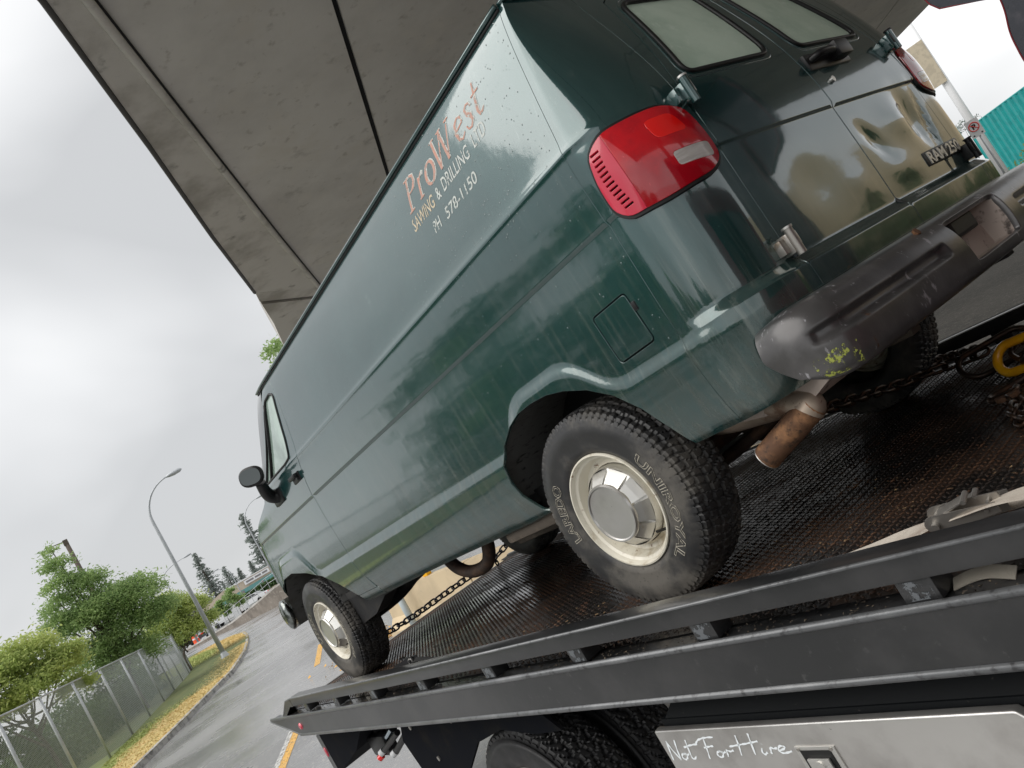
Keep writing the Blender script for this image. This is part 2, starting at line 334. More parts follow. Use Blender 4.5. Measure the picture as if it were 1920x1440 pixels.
def font_mesh(txt, size=1, outline=0, extrude=0, shear=0, spacing=1, bold=0, resolution=4):
    """text as plain triangles in the x-y plane: (verts, faces, width)"""
    cu = bpy.data.curves.new('t', 'FONT'); cu.body = txt; cu.size = size; cu.shear = shear; cu.space_character = spacing
    cu.offset = bold; cu.resolution_u = resolution; cu.extrude = extrude
    if outline: cu.fill_mode = 'NONE'; cu.bevel_depth = outline; cu.bevel_resolution = 0
    o = bpy.data.objects.new('t', cu); col.objects.link(o)
    bpy.context.view_layer.update()
    me = o.evaluated_get(bpy.context.evaluated_depsgraph_get()).to_mesh()
    v = [tuple(q.co) for q in me.vertices]; f = [tuple(p.vertices) for p in me.polygons]
    bpy.data.objects.remove(o); bpy.data.curves.remove(cu)
    xs = [q[0] for q in v]; x0 = min(xs); v = [(q[0]-x0, q[1], q[2]) for q in v]
    return v, f, max(xs)-x0
def subdiv_tris(v, f, maxlen):
    bm = bmesh.new(); vs = [bm.verts.new(q) for q in v]
    for q in f:
        try: bm.faces.new([vs[i] for i in q])
        except ValueError: pass
    for _ in range(4):
        ed = [e for e in bm.edges if e.calc_length() > maxlen]
        if not ed: break
        bmesh.ops.subdivide_edges(bm, edges=ed, cuts=1)
    bm.verts.index_update(); v = [tuple(q.co) for q in bm.verts]; f = [tuple(q.index for q in fc.verts) for fc in bm.faces]; bm.free()
    return v, f
def ribbon(strokes, width, up=(0, 0, 1)):
    """flat pen strokes in the x-y plane"""
    v, f = [], []
    for st in strokes:
        pts = [Vector((*q[:2], 0)) for q in st]; k = len(v)
        for i, p in enumerate(pts):
            a = pts[max(0, i-1)]; b = pts[min(len(pts)-1, i+1)]; d = (b-a).normalized() if (b-a).length > 0 else Vector((1, 0, 0)); nn = Vector((-d.y, d.x, 0))
            ww = (st[i][2] if len(st[i]) > 2 else 1)*width/2
            v += [tuple(p+nn*ww), tuple(p-nn*ww)]
        for i in range(len(pts)-1): f.append((k+2*i, k+2*i+1, k+2*i+3, k+2*i+2))
    return v, f
def smooth_path(pts, n=6):
    """Catmull-Rom"""
    P = [Vector(p) for p in pts]; o = []
    for i in range(len(P)-1):
        a = P[max(0, i-1)]; b = P[i]; c = P[i+1]; d = P[min(len(P)-1, i+2)]
        for j in range(n):
            t = j/n
            o.append(.5*((2*b)+(c-a)*t+(2*a-5*b+4*c-d)*t*t+(3*b-a-3*c+d)*t**3))
    o.append(P[-1]); return o

# ------------------------------------------------------------------ trimmed surface panels
def poly_clean(p):
    o = []
    for q in p:
        if not o or math.hypot(q[0]-o[-1][0], q[1]-o[-1][1]) > 1e-5: o.append(q)
    if math.hypot(o[0][0]-o[-1][0], o[0][1]-o[-1][1]) < 1e-5: o.pop()
    return o
def resample(p, step):
    o = []
    n = len(p)
    for i in range(n):
        a = p[i]; b = p[(i+1) % n]; k = max(1, int(math.ceil(math.hypot(b[0]-a[0], b[1]-a[1])/step)))
        for j in range(k): o.append((a[0]+(b[0]-a[0])*j/k, a[1]+(b[1]-a[1])*j/k))
    return o
def round_poly(p, r, n=4):
    """round the corners of a polygon"""
    o = []; m = len(p)
    for i in range(m):
        A = Vector((*p[i-1],)); B = Vector((*p[i],)); C = Vector((*p[(i+1) % m],))
        d1 = (A-B); d2 = (C-B); rr = min(r, d1.length*.45, d2.length*.45); a = B+d1.normalized()*rr; c = B+d2.normalized()*rr
        for j in range(n+1):
            t = j/n; q = a*(1-t)**2+B*2*t*(1-t)+c*t*t; o.append((q.x, q.y))
    return poly_clean(o)
def inside_np(P, poly):
    x, y = P[:, 0], P[:, 1]; c = np.zeros(len(P), bool); n = len(poly)
    for i in range(n):
        x0, y0 = poly[i]; x1, y1 = poly[(i+1) % n]
        if y0 == y1: continue
        t = ((y0 > y) != (y1 > y)) & (x < (x1-x0)*(y-y0)/(y1-y0)+x0); c ^= t
    return c
def dist_np(P, poly):
    d = np.full(len(P), 1e9); n = len(poly)
    for i in range(n):
        a = np.array(poly[i]); b = np.array(poly[(i+1) % n]); ab = b-a; L2 = ab@ab
        t = np.clip(((P-a)@ab)/L2, 0, 1); d = np.minimum(d, np.hypot(*(P-(a+t[:, None]*ab)).T))
    return d
def panel(name, S, outer, holes, us, vs, m, parent, edge=.03, flange=.012, bev=.0016, flip=False, sub=(), offn=0):
    """sheet-metal panel: the part of surface S(u,v) inside outer and outside holes, with rolled-in edges"""
    outer = resample(poly_clean(outer), edge); holes = [resample(poly_clean(h), edge) for h in holes]
    G = np.array([(u, v) for u in us for v in vs] + [tuple(q) for q in sub], float)
    ok = inside_np(G, outer); d = dist_np(G, outer)
    for h in holes: ok &= ~inside_np(G, h); d = np.minimum(d, dist_np(G, h))
    G = G[ok & (d > .0035)]
    vv = [Vector(q) for q in outer]; ee = [(i, (i+1) % len(outer)) for i in range(len(outer))]
    for h in holes:
        k = len(vv); vv += [Vector(q) for q in h]; ee += [(k+i, k+(i+1) % len(h)) for i in range(len(h))]
    vv += [Vector(q) for q in G.tolist()]
    r = delaunay_2d_cdt(vv, ee, [], 0, 1e-6)
    pv, pe, pf = r[0], r[1], r[2]
    P2 = [(q.x, q.y) for q in pv]
    cen = np.array([[sum(P2[i][0] for i in f)/3, sum(P2[i][1] for i in f)/3] for f in pf])
    keep = inside_np(cen, outer)
    for h in holes: keep &= ~inside_np(cen, h)
    F = []
    for f, k in zip(pf, keep):
        if not k: continue
        a, b, c = (P2[i] for i in f)
        ar = (b[0]-a[0])*(c[1]-a[1])-(b[1]-a[1])*(c[0]-a[0])
        if abs(ar) < 1e-12: continue
        F.append(tuple(f) if (ar > 0) != flip else tuple(reversed(f)))
    h = 6e-4
    def nrm(q):
        a = Vector(S(q[0]+h, q[1]))-Vector(S(q[0]-h, q[1])); b = Vector(S(q[0], q[1]+h))-Vector(S(q[0], q[1]-h))
        nn = a.cross(b)
        if flip: nn = -nn
        return nn.normalized()
    NN = [nrm(q) for q in P2]; V3 = [Vector(S(*q))+n*offn for q, n in zip(P2, NN)]
    ec = {}
    for f in F:
        for i in range(3):
            e = (f[i], f[(i+1) % 3]); ec[e] = 1
    bd = [e for e in ec if (e[1], e[0]) not in ec]
    V = list(V3); NO = list(NN); r1 = {}; r2 = {}
    acc = {}
    for a, b in bd:
        t = (V3[b]-V3[a]).normalized(); o = t.cross(NN[a]).normalized(); acc[a] = acc.get(a, Vector())+o; acc[b] = acc.get(b, Vector())+o
    for i, o in acc.items():
        o = o.normalized(); n = NN[i]
        r1[i] = len(V); V.append(V3[i]+o*bev-n*bev); NO.append((o+n*.35).normalized())
        r2[i] = len(V); V.append(V3[i]+o*bev-n*flange); NO.append(o)
    for a, b in bd:
        F.append((b, a, r1[a], r1[b])); F.append((r1[b], r1[a], r2[a], r2[b]))
    me = bpy.data.meshes.new(name); me.from_pydata([tuple(q) for q in V], [], F); me.materials.append(m)
    me.polygons.foreach_set('use_smooth', [True]*len(me.polygons))
    me.update(); me.normals_split_custom_set_from_vertices([tuple(q) for q in NO])
    o = bpy.data.objects.new(name, me); col.objects.link(o); o.parent = parent
    return o
def frange(a, b, s):
    n = max(1, int(round((b-a)/s))); return [a+(b-a)*i/n for i in range(n+1)]

# ================================================================== the van
def sst(a,b,x):
    t=min(1,max(0,(x-a)/(b-a)));return t*t*(3-2*t)
def interp(K,z):
    # monotone-ish Catmull-Rom over knots
    if z<=K[0][0]:return K[0][1]+(z-K[0][0])*(K[1][1]-K[0][1])/(K[1][0]-K[0][0])
    n=len(K)
    for i in range(n-1):
        if z<=K[i+1][0]:break
    else: return K[-1][1]+(z-K[-1][0])*(K[-1][1]-K[-2][1])/(K[-1][0]-K[-2][0])
    x0,y0=K[i];x1,y1=K[i+1];h=x1-x0
    m0=(y1-K[i-1][1])/(x1-K[i-1][0]) if i>0 else (y1-y0)/h
    m1=(K[i+2][1]-y0)/(K[i+2][0]-x0) if i<n-2 else (y1-y0)/h
    t=(z-x0)/h
    return (2*t**3-3*t*t+1)*y0+(t**3-2*t*t+t)*h*m0+(-2*t**3+3*t*t)*y1+(t**3-t*t)*h*m1
YK=[(.42,.915),(.47,.945),(.56,.968),(.66,.980),(.80,.986),(1.0,.986),(1.12,.984),(1.24,.988),(1.34,.986),(1.40,.976),(1.55,.951),(1.70,.922),(1.80,.897),(1.86,.875)]
XR=[(.42,0.03),(.6,.0),(1.15,0),(1.30,.015),(1.45,.05),(1.62,.11),(1.86,.21)]   # rear lean
LA,LB=.74,.26      # rear: flat half width, corner semi axis in y
CL=.365            # corner arc length
S0=LA+CL           # side starts: x=-.70
FX=3.60            # side ends; front corner
def base(s):
    if s<=LA: return (-.90-.012*(1-(s/LA)**2),s,1.0,0)
    if s<S0:
        t=(s-LA)/CL*math.pi/2
        return (-.70-.20*math.cos(t),LA+LB*math.sin(t),math.cos(t),0)
    x=-.70+(s-S0)
    if x<=FX: 
        y=1-.016*max(0,(x-2.3)/1.3)**2
        return (x,y,0,0)
    t=min(1,(x-FX)/.60)*math.pi/2
    return (FX+.40*math.sin(t),.984*(math.cos(t))**.8 if t<math.pi/2-1e-6 else 0,0,1)
def XF(z):
    K=[(.4,4.0),(1.05,3.98),(1.22,3.80),(1.32,3.28),(1.86,2.58)]
    return interp(K,z)
def arch(x,z):
    "signed distance to the raised lower region: negative inside"
    d=z-.712
    d=min(d,math.hypot((x+.03)*1.0,z-.52)-.375) if True else d
    d=min(d,math.hypot(x-3.20,z-.52)-.42)
    return d
def sd_low(x,z):
    a=z-.712
    # rounded trapezoid flare over each wheel
    def fl(cx,hw,top,sl):
        e=abs(x-cx)
        d1=(z-top)
        d2=((e-hw)*sl[0]+(z-top)*sl[1])
        k=.06
        # smooth max
        h=max(k-abs(d1-d2),0)/k
        return max(d1,d2)+h*h*k*.25
    b=fl(-.03,.17,.868,(.70,.714))
    c=fl(3.18,.22,.93,(.75,.66))
    def smin(p,q,k=.05):
        h=max(k-abs(p-q),0)/k
        return min(p,q)-h*h*k*.25
    return smin(smin(a,b),c)
def surf(s,z,plain=False):
    x,y,w,wf=base(s)
    Y=interp(YK,z)
    # outward offset
    off=0
    yy=y*Y if y>0 else 0
    if x>2.2:
        k=(XF(z)-2.2)/(4.0-2.2)
        xx=2.2+(x-2.2)*k
    else: xx=x
    xx+=interp(XR,z)*w
    d=sd_low(xx if s>=S0 else -1,z)
    lo=sst(.028,-.026,d)*.013
    mid=sst(1.112,1.124,z)*.008
    belt=.004*math.exp(-((z-1.352)/.012)**2)
    side=lo+mid+belt
    rear=sst(.768,.728,z)*.034+sst(1.140,1.150,z)*.008
    off=side*(1-w)+rear*w
    if plain: off=.008
    if s<S0:
        nx,ny=(-1,0) if s<=LA else (-math.cos((s-LA)/CL*math.pi/2)*1.0,math.sin((s-LA)/CL*math.pi/2))
    else: nx,ny=0,1
    if wf: off=lo;nx,ny=.7,.7 if y>.3 else 0
    # dents
    return (xx+nx*off,yy+ny*off,z)

def clip_half(poly, fn):
    """keep the part of a polygon where fn >= 0"""
    o = []; n = len(poly)
    for i in range(n):
        a = poly[i]; b = poly[(i+1) % n]; fa, fb = fn(a), fn(b)
        if fa >= 0: o.append(a)
        if (fa >= 0) != (fb >= 0):
            t = fa/(fa-fb); o.append((a[0]+(b[0]-a[0])*t, a[1]+(b[1]-a[1])*t))
    return poly_clean(o)

def S_left(s, z): return surf(s, z)
def S_right(s, z):
    x, y, zz = surf(s, z); return (x, -y, zz)
def dent(p):
    """crash dents in the right rear door and small dings elsewhere"""
    x, y, z = p; d = 0
    if x < -.7 and y < 0:
        d += .020*math.exp(-(((y+.50)/.07)**2+((z-1.00)/.10)**2)) - .010*math.exp(-(((y+.36)/.10)**2+((z-1.02)/.07)**2))
        d += .012*math.exp(-(((y+.58+.3*(z-.95))/.022)**2+((z-.96)/.13)**2))
        d += .012*math.exp(-(((y+.12)/.05)**2+((z-.98-.6*(y+.12))/.05)**2)) - .006*math.exp(-(((y+.2)/.13)**2+((z-.86)/.05)**2))
    if x < -.7 and y > 0:
        d += .005*math.exp(-(((y-.35)/.12)**2+((z-.93)/.10)**2)) - .004*math.exp(-(((y-.12)/.08)**2+((z-.86)/.06)**2))
    return (x+d, y, z)
def SD_left(s, z): return dent(surf(s, z))
def SD_right(s, z):
    x, y, zz = surf(s, z); return dent((x, -y, zz))
van = thing('cargo_van', 'dark green cargo van with faded lettering and grey bumper, standing on the truck bed', 'van', (0, 0, 0), VANF)

ZL = sorted(set([round(v, 4) for v in frange(.43, 1.86, .03) + frange(.665, .775, .0085) + frange(1.104, 1.158, .006) + frange(1.325, 1.38, .009)]))
ARCHO = [(2.135, .44), (2.165, .47), (2.215, .56), (2.222, .62), (2.20, .69), (2.14, .755), (2.04, .805), (1.94, .825), (1.85, .829), (1.75, .822), (1.66, .80), (1.56, .76), (1.47, .70), (1.40, .62), (1.355, .53), (1.325, .455), (1.32, .44)]
def doorline():   # rear edge of the front door, bottom to top
    return [(3.905, .44), (3.915, .493), (3.97, .60), (4.005, .714), (4.022, .85), (4.033, 1.0), (4.035, 1.107), (4.00, 1.20), (3.955, 1.29), (3.93, 1.345), (3.912, 1.42), (3.905, 1.55), (3.915, 1.68), (3.94, 1.775), (3.99, 1.845)]
g = .0035
FUEL = round_poly([(1.216, .776), (1.372, .772), (1.378, .926), (1.222, .930)], .012)
def grow(poly, d):
    c = (sum(q[0] for q in poly)/len(poly), sum(q[1] for q in poly)/len(poly))
    o = []
    n = len(poly)
    ar = sum(poly[i][0]*poly[(i+1) % n][1]-poly[(i+1) % n][0]*poly[i][1] for i in range(n))
    sg = 1 if ar > 0 else -1
    for i in range(n):
        a = Vector(poly[i-1]); b = Vector(poly[i]); c2 = Vector(poly[(i+1) % n])
        t1 = (b-a); t2 = (c2-b)
        if t1.length < 1e-7 or t2.length < 1e-7: o.append((b.x, b.y)); continue
        t1.normalize(); t2.normalize()
        nn = Vector((t1.y+t2.y, -(t1.x+t2.x)))
        if nn.length < 1e-6: nn = Vector((t1.y, -t1.x))
        nn.normalize(); k = max(.4, nn.dot(Vector((t1.y, -t1.x))))
        q = b+nn*sg*d/k; o.append((q.x, q.y))
    return o
LAMP = round_poly([(1.080, 1.205), (1.055, 1.292), (.985, 1.326), (.80, 1.318), (.725, 1.285), (.715, 1.20), (.718, 1.115), (.775, 1.078), (.92, 1.070), (1.045, 1.082), (1.083, 1.125)], .030, 3)
SEAM = 1.128
dl = doorline()
side_outer = [(SEAM+g, .452), (1.318, .452)] + ARCHO[::-1][1:-1] + [(2.13, .452)] + [(2.3, .445), (2.6, .445), (3.0, .447), (3.4, .445), (3.8, .44)] + [(q[0]-g, q[1]) for q in dl] + [(SEAM+g, 1.858)]
side_outer = poly_clean([q for q in side_outer])
us_side = frange(1.14, 4.04, .045)
sub = [(u, v) for u in frange(1.24, 2.36, .016) for v in frange(.455, .935, .016)]+[(u, v) for u in frange(1.24, 2.36, .008) for v in frange(.60, .93, .008) if abs(sd_low(u-1.805, v)) < .032]
vs_side = ZL
for sgn, SF, nm in ((1, S_left, 'side_panel'), (-1, S_right, 'side_panel')):
    panel(nm, SF, side_outer, [grow(FUEL, .008)] if sgn > 0 else [], us_side, vs_side, PAINT, van, flip=(sgn > 0), sub=sub if sgn > 0 else [], edge=.02)
fd = panel('fuel_door', S_left, FUEL, [], frange(1.21, 1.39, .02), frange(.76, .94, .02), PAINT, van, flip=True, edge=.02, offn=.001)
notch = MB(); a = Vector(surf(1.212, .885)); notch.box((a.x-.012, a.y-.006, a.z-.014), (a.x+.004, a.y+.004, a.z+.014), .003); notch.build('finger_notch', BLACKPL, fd, auto=40)
# rear corner panels
corner = [(.690+g, .47), (SEAM, .452), (SEAM, 1.858), (.690+g, 1.858), (.690+g, 1.3)]
us_c = frange(.69, 1.13, .0125)
for sgn, SF in ((1, SD_left), (-1, SD_right)):
    panel('rear_corner_panel', SF, corner, [grow(LAMP, .006)], us_c, ZL, PAINT, van, flip=(sgn > 0), edge=.02)
    lp = None
    # lamp housing, lenses, louvres
    def SLb(o):
        def f(s, z):
            SP = lambda s, z: (surf(s, z, True) if sgn > 0 else (lambda p: (p[0], -p[1], p[2]))(surf(s, z, True)))
            h = 8e-4; P = Vector(SP(s, z)); a = Vector(SP(s+h, z))-Vector(SP(s-h, z)); b = Vector(SP(s, z+h))-Vector(SP(s, z-h)); n = a.cross(b).normalized()
            if sgn > 0: n = -n
            q = P+n*o(s, z); return tuple(q)
        return f
    panel('lamp_gasket', SLb(lambda s, z: .001), grow(LAMP, .0055), [grow(LAMP, -.006)], frange(.69, 1.1, .02), frange(1.05, 1.34, .02), RUBBER, van, flip=(sgn > 0), edge=.012, bev=.002)
    bulge = lambda s, z: .004+.012*max(0, 1-((s-.9)/.2)**2)*max(0, 1-((z-1.2)/.135)**2)
    SB = SLb(bulge)
    inner = grow(LAMP, -.004)
    split = lambda z: .988+.02*(1.2-z)
    xs = [q for q in inner]
    lampo = panel('tail_lamp', SB, [q for q in clip_half(xs, lambda q: split(q[1])-.002-q[0])], [round_poly([(.745, 1.118), (.862, 1.128), (.862, 1.172), (.742, 1.166)], .012)], frange(.7, 1.0, .02), frange(1.06, 1.34, .02), REDL, van, flip=(sgn > 0), edge=.012, bev=.002)
    if sgn < 0: lampo['label'] = 'far red tail lamp seen edge-on'
    panel('reverse_lens', SB, round_poly([(.747, 1.120), (.860, 1.130), (.860, 1.170), (.744, 1.164)], .011), [], frange(.74, .87, .02), frange(1.11, 1.18, .02), CLEARL, lampo, flip=(sgn > 0), edge=.012, bev=.0015)
    slots = []
    for k in range(12):
        z0 = 1.115+.0155*k; c0 = 1.030+.012*math.sin(PI*(k+.5)/12)-.004
        slots.append(round_poly([(c0-.016, z0-.005), (c0+.017, z0-.0055), (c0+.017, z0+.0035), (c0-.016, z0+.004)], .003, 3))
    marker = clip_half(xs, lambda q: q[0]-split(q[1])-.001)
    mk = panel('marker_lens', SB, marker, slots, frange(.98, 1.1, .015), frange(1.06, 1.34, .02), PINKL, lampo, flip=(sgn > 0), edge=.012, bev=.0015)
    panel('louvre_backing', SLb(lambda s, z: -.008), marker, [], frange(.98, 1.1, .03), frange(1.06, 1.34, .03), RUBBER, lampo, flip=(sgn > 0), edge=.02)
    panel('brake_lens', SLb(lambda s, z: bulge(s, z)+.0006), round_poly([(.775, 1.215), (.87, 1.222), (.875, 1.285), (.79, 1.28)], .02), [], frange(.77, .88, .02), frange(1.2, 1.3, .02), REDL2, lampo, flip=(sgn > 0), edge=.015, bev=.001)
    bk = MB()
    # header above the doors
# rear doors
DOOR = [(.004, .50), (.686, .50), (.688, .68), (.690, 1.2), (.672, 1.32), (.64, 1.45), (.595, 1.62), (.56, 1.78), (.50, 1.82), (.004, 1.82)]
WIN = round_poly([(.10, 1.402), (.585, 1.400), (.50, 1.765), (.08, 1.765)], .05, 6)
for sgn, SF in ((1, SD_left), (-1, SD_right)):
    dr = panel('rear_door', SF, DOOR, [WIN], frange(.0, .70, .022), ZL, PAINT, van, flip=(sgn > 0), edge=.02)
    if sgn < 0: dr['label'] = 'right rear door with crumpled dents and a chrome badge'
    gl = panel('rear_window', (lambda SF: lambda s, z: (SF(s, z)[0]+.004, SF(s, z)[1], z))(SF), grow(WIN, -.008), [], frange(.05, .62, .05), frange(1.38, 1.79, .05), GLASSF2, dr, flip=(sgn > 0), edge=.03)
    W3 = [Vector(SF(*q)) for q in resample(WIN, .02)]
    MB().tube([p+Vector((-.001, 0, 0)) for p in W3], .0085, 8, closed=True).build('window_seal', RUBBER, dr, smooth=True)
    # outer frame swage round the glass
    W4 = [Vector(SF(*q)) for q in resample(grow(WIN, .022), .02)]
    MB().tube([p+Vector((.0015, 0, 0)) for p in W4], .004, 6, closed=True).build('window_swage', PAINT, dr, smooth=True)
    for z in (.80, 1.318):
        a = Vector(SF(.672, z)); b = Vector(SF(.725, z)); y0 = sgn*.685
        h = MB()
        h.box((a.x-.034, y0-.024, z-.030), (a.x+.004, y0+.020, z+.030), .006)
        h.tube([(a.x-.038, y0+sgn*.004, z-.040), (a.x-.038, y0+sgn*.004, z+.040)], .013, 12)
        h.box((a.x-.022, y0+sgn*.012-.014, z-.022), (a.x+.012, y0+sgn*.045, z+.022), .004)
        hg = h.build('door_hinge', PAINT if z > 1 else (ZINC if sgn > 0 else BLACKPL), dr, auto=35)
        cc = MB().tube([(a.x-.038, y0+sgn*.004, z+.040), (a.x-.038, y0+sgn*.004, z+.046)], .016, 12)
        cc.box((a.x-.046, y0-.012, z-.012), (a.x-.040, y0+.014, z+.026), .001)
        cc.build('hinge_pin_cap', CHROME if sgn > 0 else BLACKPL, dr, auto=40)
seal = MB(); sl = [Vector(SD_left(.0, z)) for z in frange(.5, 1.82, .04)]
seal.tube([p+Vector((.012, 0, 0)) for p in sl], .009, 6); seal.build('door_gap_seal', RUBBER, van)
hx = Vector(SD_right(.18, 1.325))
h = MB(); h.box((hx.x-.012, -.33, 1.288), (hx.x+.01, -.03, 1.352), .008)
h.build('handle_plate', BLACKPL, van, auto=35)
h = MB(); h.tube(smooth_path([(hx.x-.012, -.06, 1.325), (hx.x-.045, -.075, 1.328), (hx.x-.047, -.16, 1.33), (hx.x-.015, -.185, 1.33)], 5), .013, 10)
h.box((hx.x-.052, -.295, 1.302), (hx.x-.006, -.20, 1.362), .009); h.build('door_handle', BLACKPL, van, auto=40)
MB().tube([(hx.x-.008, -.10, 1.235), (hx.x+.012, -.10, 1.235)], .016, 20).build('door_lock', RUBBER, van, auto=40)
MB().tube([(SD_right(.1, 1.235)[0]-.010, -.10, 1.235), (hx.x+.012, -.10, 1.235)], .011, 20).build('lock_cylinder', CHROME, van, auto=40)
# header and roof
panel('roof_header', S_left, [(0, 1.824), (.50, 1.824), (.565, 1.785), (.6, 1.63), (.645, 1.46), (.677, 1.33), (.689, 1.3), (.689, 1.858), (0, 1.858)], [], frange(0, .69, .03), ZL, PAINT, van, flip=True)
panel('roof_header', S_right, [(0, 1.824), (.50, 1.824), (.565, 1.785), (.6, 1.63), (.645, 1.46), (.677, 1.33), (.689, 1.3), (.689, 1.858), (0, 1.858)], [], frange(0, .69, .03), ZL, PAINT, van, flip=False)
ring = [surf(s, 1.858) for s in frange(0, 6.05, .05)]
ring = [(x, y, z) for x, y, z in ring] + [(x, -y, z) for x, y, z in ring[::-1]][1:-1]
cx = .85; V = []; F = []; K = 14; n = len(ring)
for k in range(K+1):
    t = k/K; sc = 1-t
    for x, y, z in ring: V.append((cx+(x-cx)*sc, y*sc, 1.862+.165*(1-sc**2.6)))
for k in range(K):
    for i in range(n): F.append((k*n+i, k*n+(i+1) % n, (k+1)*n+(i+1) % n, (k+1)*n+i))
mesh('roof', V, F, PAINT, van, smooth=True)
for sg in (1, -1):
    pts = [Vector((p[0], sg*(p[1]+.010), 1.862)) for p in (surf(s, 1.858) for s in frange(1.13, 5.3, .08))]
    MB().tube(pts, .0085, 8).build('drip_rail', PAINT, van, smooth=True)
    MB().tube([p+Vector((0, sg*-.006, -.013)) for p in pts], .006, 6).build('drip_channel', RUBBER, van, smooth=True)
pts = [Vector(SD_left(s, 1.858)) for s in frange(0, 1.13, .06)]; pts = [Vector((p.x, -p.y, p.z)) for p in pts[::-1]][:-1]+pts
MB().tube([p+Vector((-.004, 0, .004)) for p in pts], .008, 6).build('rear_drip_rail', PAINT, van, smooth=True)
# front door, fender, nose
FW = [(3.975, 1.745), (4.06, 1.40), (4.12, 1.372), (5.08, 1.375), (4.72, 1.55), (4.32, 1.755)]
FW = round_poly([(3.965, 1.75), (4.01, 1.50), (4.10, 1.385), (4.30, 1.374), (5.22, 1.378), (4.70, 1.71), (4.50, 1.765), (4.1, 1.77)], .04)
fdl = [(q[0]+g, q[1]) for q in dl if q[1] > .5]
ARF = [(4.19, .44), (4.27, .535), (4.36, .61), (4.52, .70), (4.75, .775), (5.03, .83), (5.25, .825), (5.45, .77), (5.58, .68), (5.66, .55), (5.68, .44)]
front_outer = [(3.93, .497), (4.232, .497)] + ARF[1:7] + [(5.36, .80)] + [(5.37, 1.0), (5.36, 1.2), (5.34, 1.36), (5.05, 1.60), (4.74, 1.80), (4.60, 1.845), (4.0, 1.845)] + fdl[::-1]
fdr = panel('front_door', S_left, poly_clean(front_outer), [FW], frange(3.9, 5.4, .04), ZL, PAINT, van, flip=True, edge=.02, sub=[(u, v) for u in frange(4.2, 5.4, .02) for v in frange(.55, .98, .014)])
panel('door_window', lambda s, z: (surf(s, z)[0], surf(s, z)[1]-.006, z), grow(FW, -.006), [], frange(3.9, 5.2, .08), frange(1.36, 1.8, .06), GLASSF, fdr, flip=True)
W3 = [Vector(surf(*q)) for q in resample(FW, .02)]
MB().tube([p+Vector((0, -.001, 0)) for p in W3], .008, 8, closed=True).build('window_seal', RUBBER, fdr, smooth=True)
vp = [Vector(surf(4.92-.34*t, 1.38+.37*t)) for t in frange(0, 1, .1)]
MB().tube(vp, .010, 8).build('vent_window_bar', RUBBER, fdr, smooth=True)
rk = [(3.915, .44), (4.19, .44), (4.228, .492), (3.92, .492)]
panel('rocker_panel', S_left, rk, [], frange(3.9, 4.3, .03), frange(.43, .5, .02), PAINT, van, flip=True)
fo = [(5.364, .802)] + ARF[7:-1] + [(5.67, .50), (6.16, .50), (6.16, 1.16), (5.366, 1.19), (5.375, 1.0)]
fn = panel('front_fender', S_left, fo, [], frange(5.36, 6.17, .03), ZL, PAINT, van, flip=True, edge=.025)
panel('nose_panel', S_right, [(5.364, .50), (6.16, .50), (6.16, 1.16), (5.366, 1.19)], [], frange(5.36, 6.17, .05), ZL, PAINT, van, edge=.03)
panel('far_door', S_right, [(4.04, .45), (5.36, .45), (5.36, 1.36), (4.62, 1.84), (3.96, 1.84)], [], frange(4, 5.4, .08), ZL, PAINT, van, edge=.04)
for sg, SF in ((1, S_left), (-1, S_right)):
    panel('windscreen', SF, [(5.42, 1.345), (6.16, 1.345), (6.16, 1.84), (4.9, 1.84), (4.75, 1.76)], [], frange(4.8, 6.17, .08), frange(1.33, 1.85, .05), GLASSD, van, flip=(sg > 0), edge=.05)
# cowl deck under the open hood, and the hood itself
MB().box((3.05, -.86, 1.15), (3.80, .86, 1.19), .01).build('engine_bay', UNDER, van)
hd = []
hp = []
for i in range(9):
    for j in range(13):
        u = i/8; v = -1+2*j/12
        x = 3.18+.80*u; hw = .80-.12*u**2
        hp.append((x, v*hw, 1.37+.34*u+.05*(1-v*v)+.02*math.sin(u*PI)-(.03*u**6)))
hf = [(i*13+j, (i+1)*13+j, (i+1)*13+j+1, i*13+j+1) for i in range(8) for j in range(12)]
hood = mesh('raised_hood', hp + [(x, y, z-.03) for x, y, z in hp], hf + [tuple(k+117 for k in f[::-1]) for f in hf] + [(a, a+1, a+118, a+117) for a in range(104, 116)] + [(i*13, i*13+117, (i+1)*13+117, (i+1)*13) for i in range(8)] + [(i*13+12, (i+1)*13+12, (i+1)*13+129, i*13+129) for i in range(8)], GREYREF, van, smooth=True); sharp(hood.data, 40)
# door handle, mirror, marker lamp, front bumper
a = Vector(surf(4.10, 1.265))
h = MB(); h.box((a.x-.055, a.y-.006, 1.235), (a.x+.075, a.y+.008, 1.290), .006); h.build('front_handle_bezel', BLACKPL, van, auto=40)
h = MB(); h.box((a.x-.05, a.y+.006, 1.262), (a.x+.07, a.y+.034, 1.286), .008); h.box((a.x-.045, a.y+.004, 1.24), (a.x-.02, a.y+.022, 1.262), .004); h.build('front_door_handle', BLACKPL, van, auto=40)
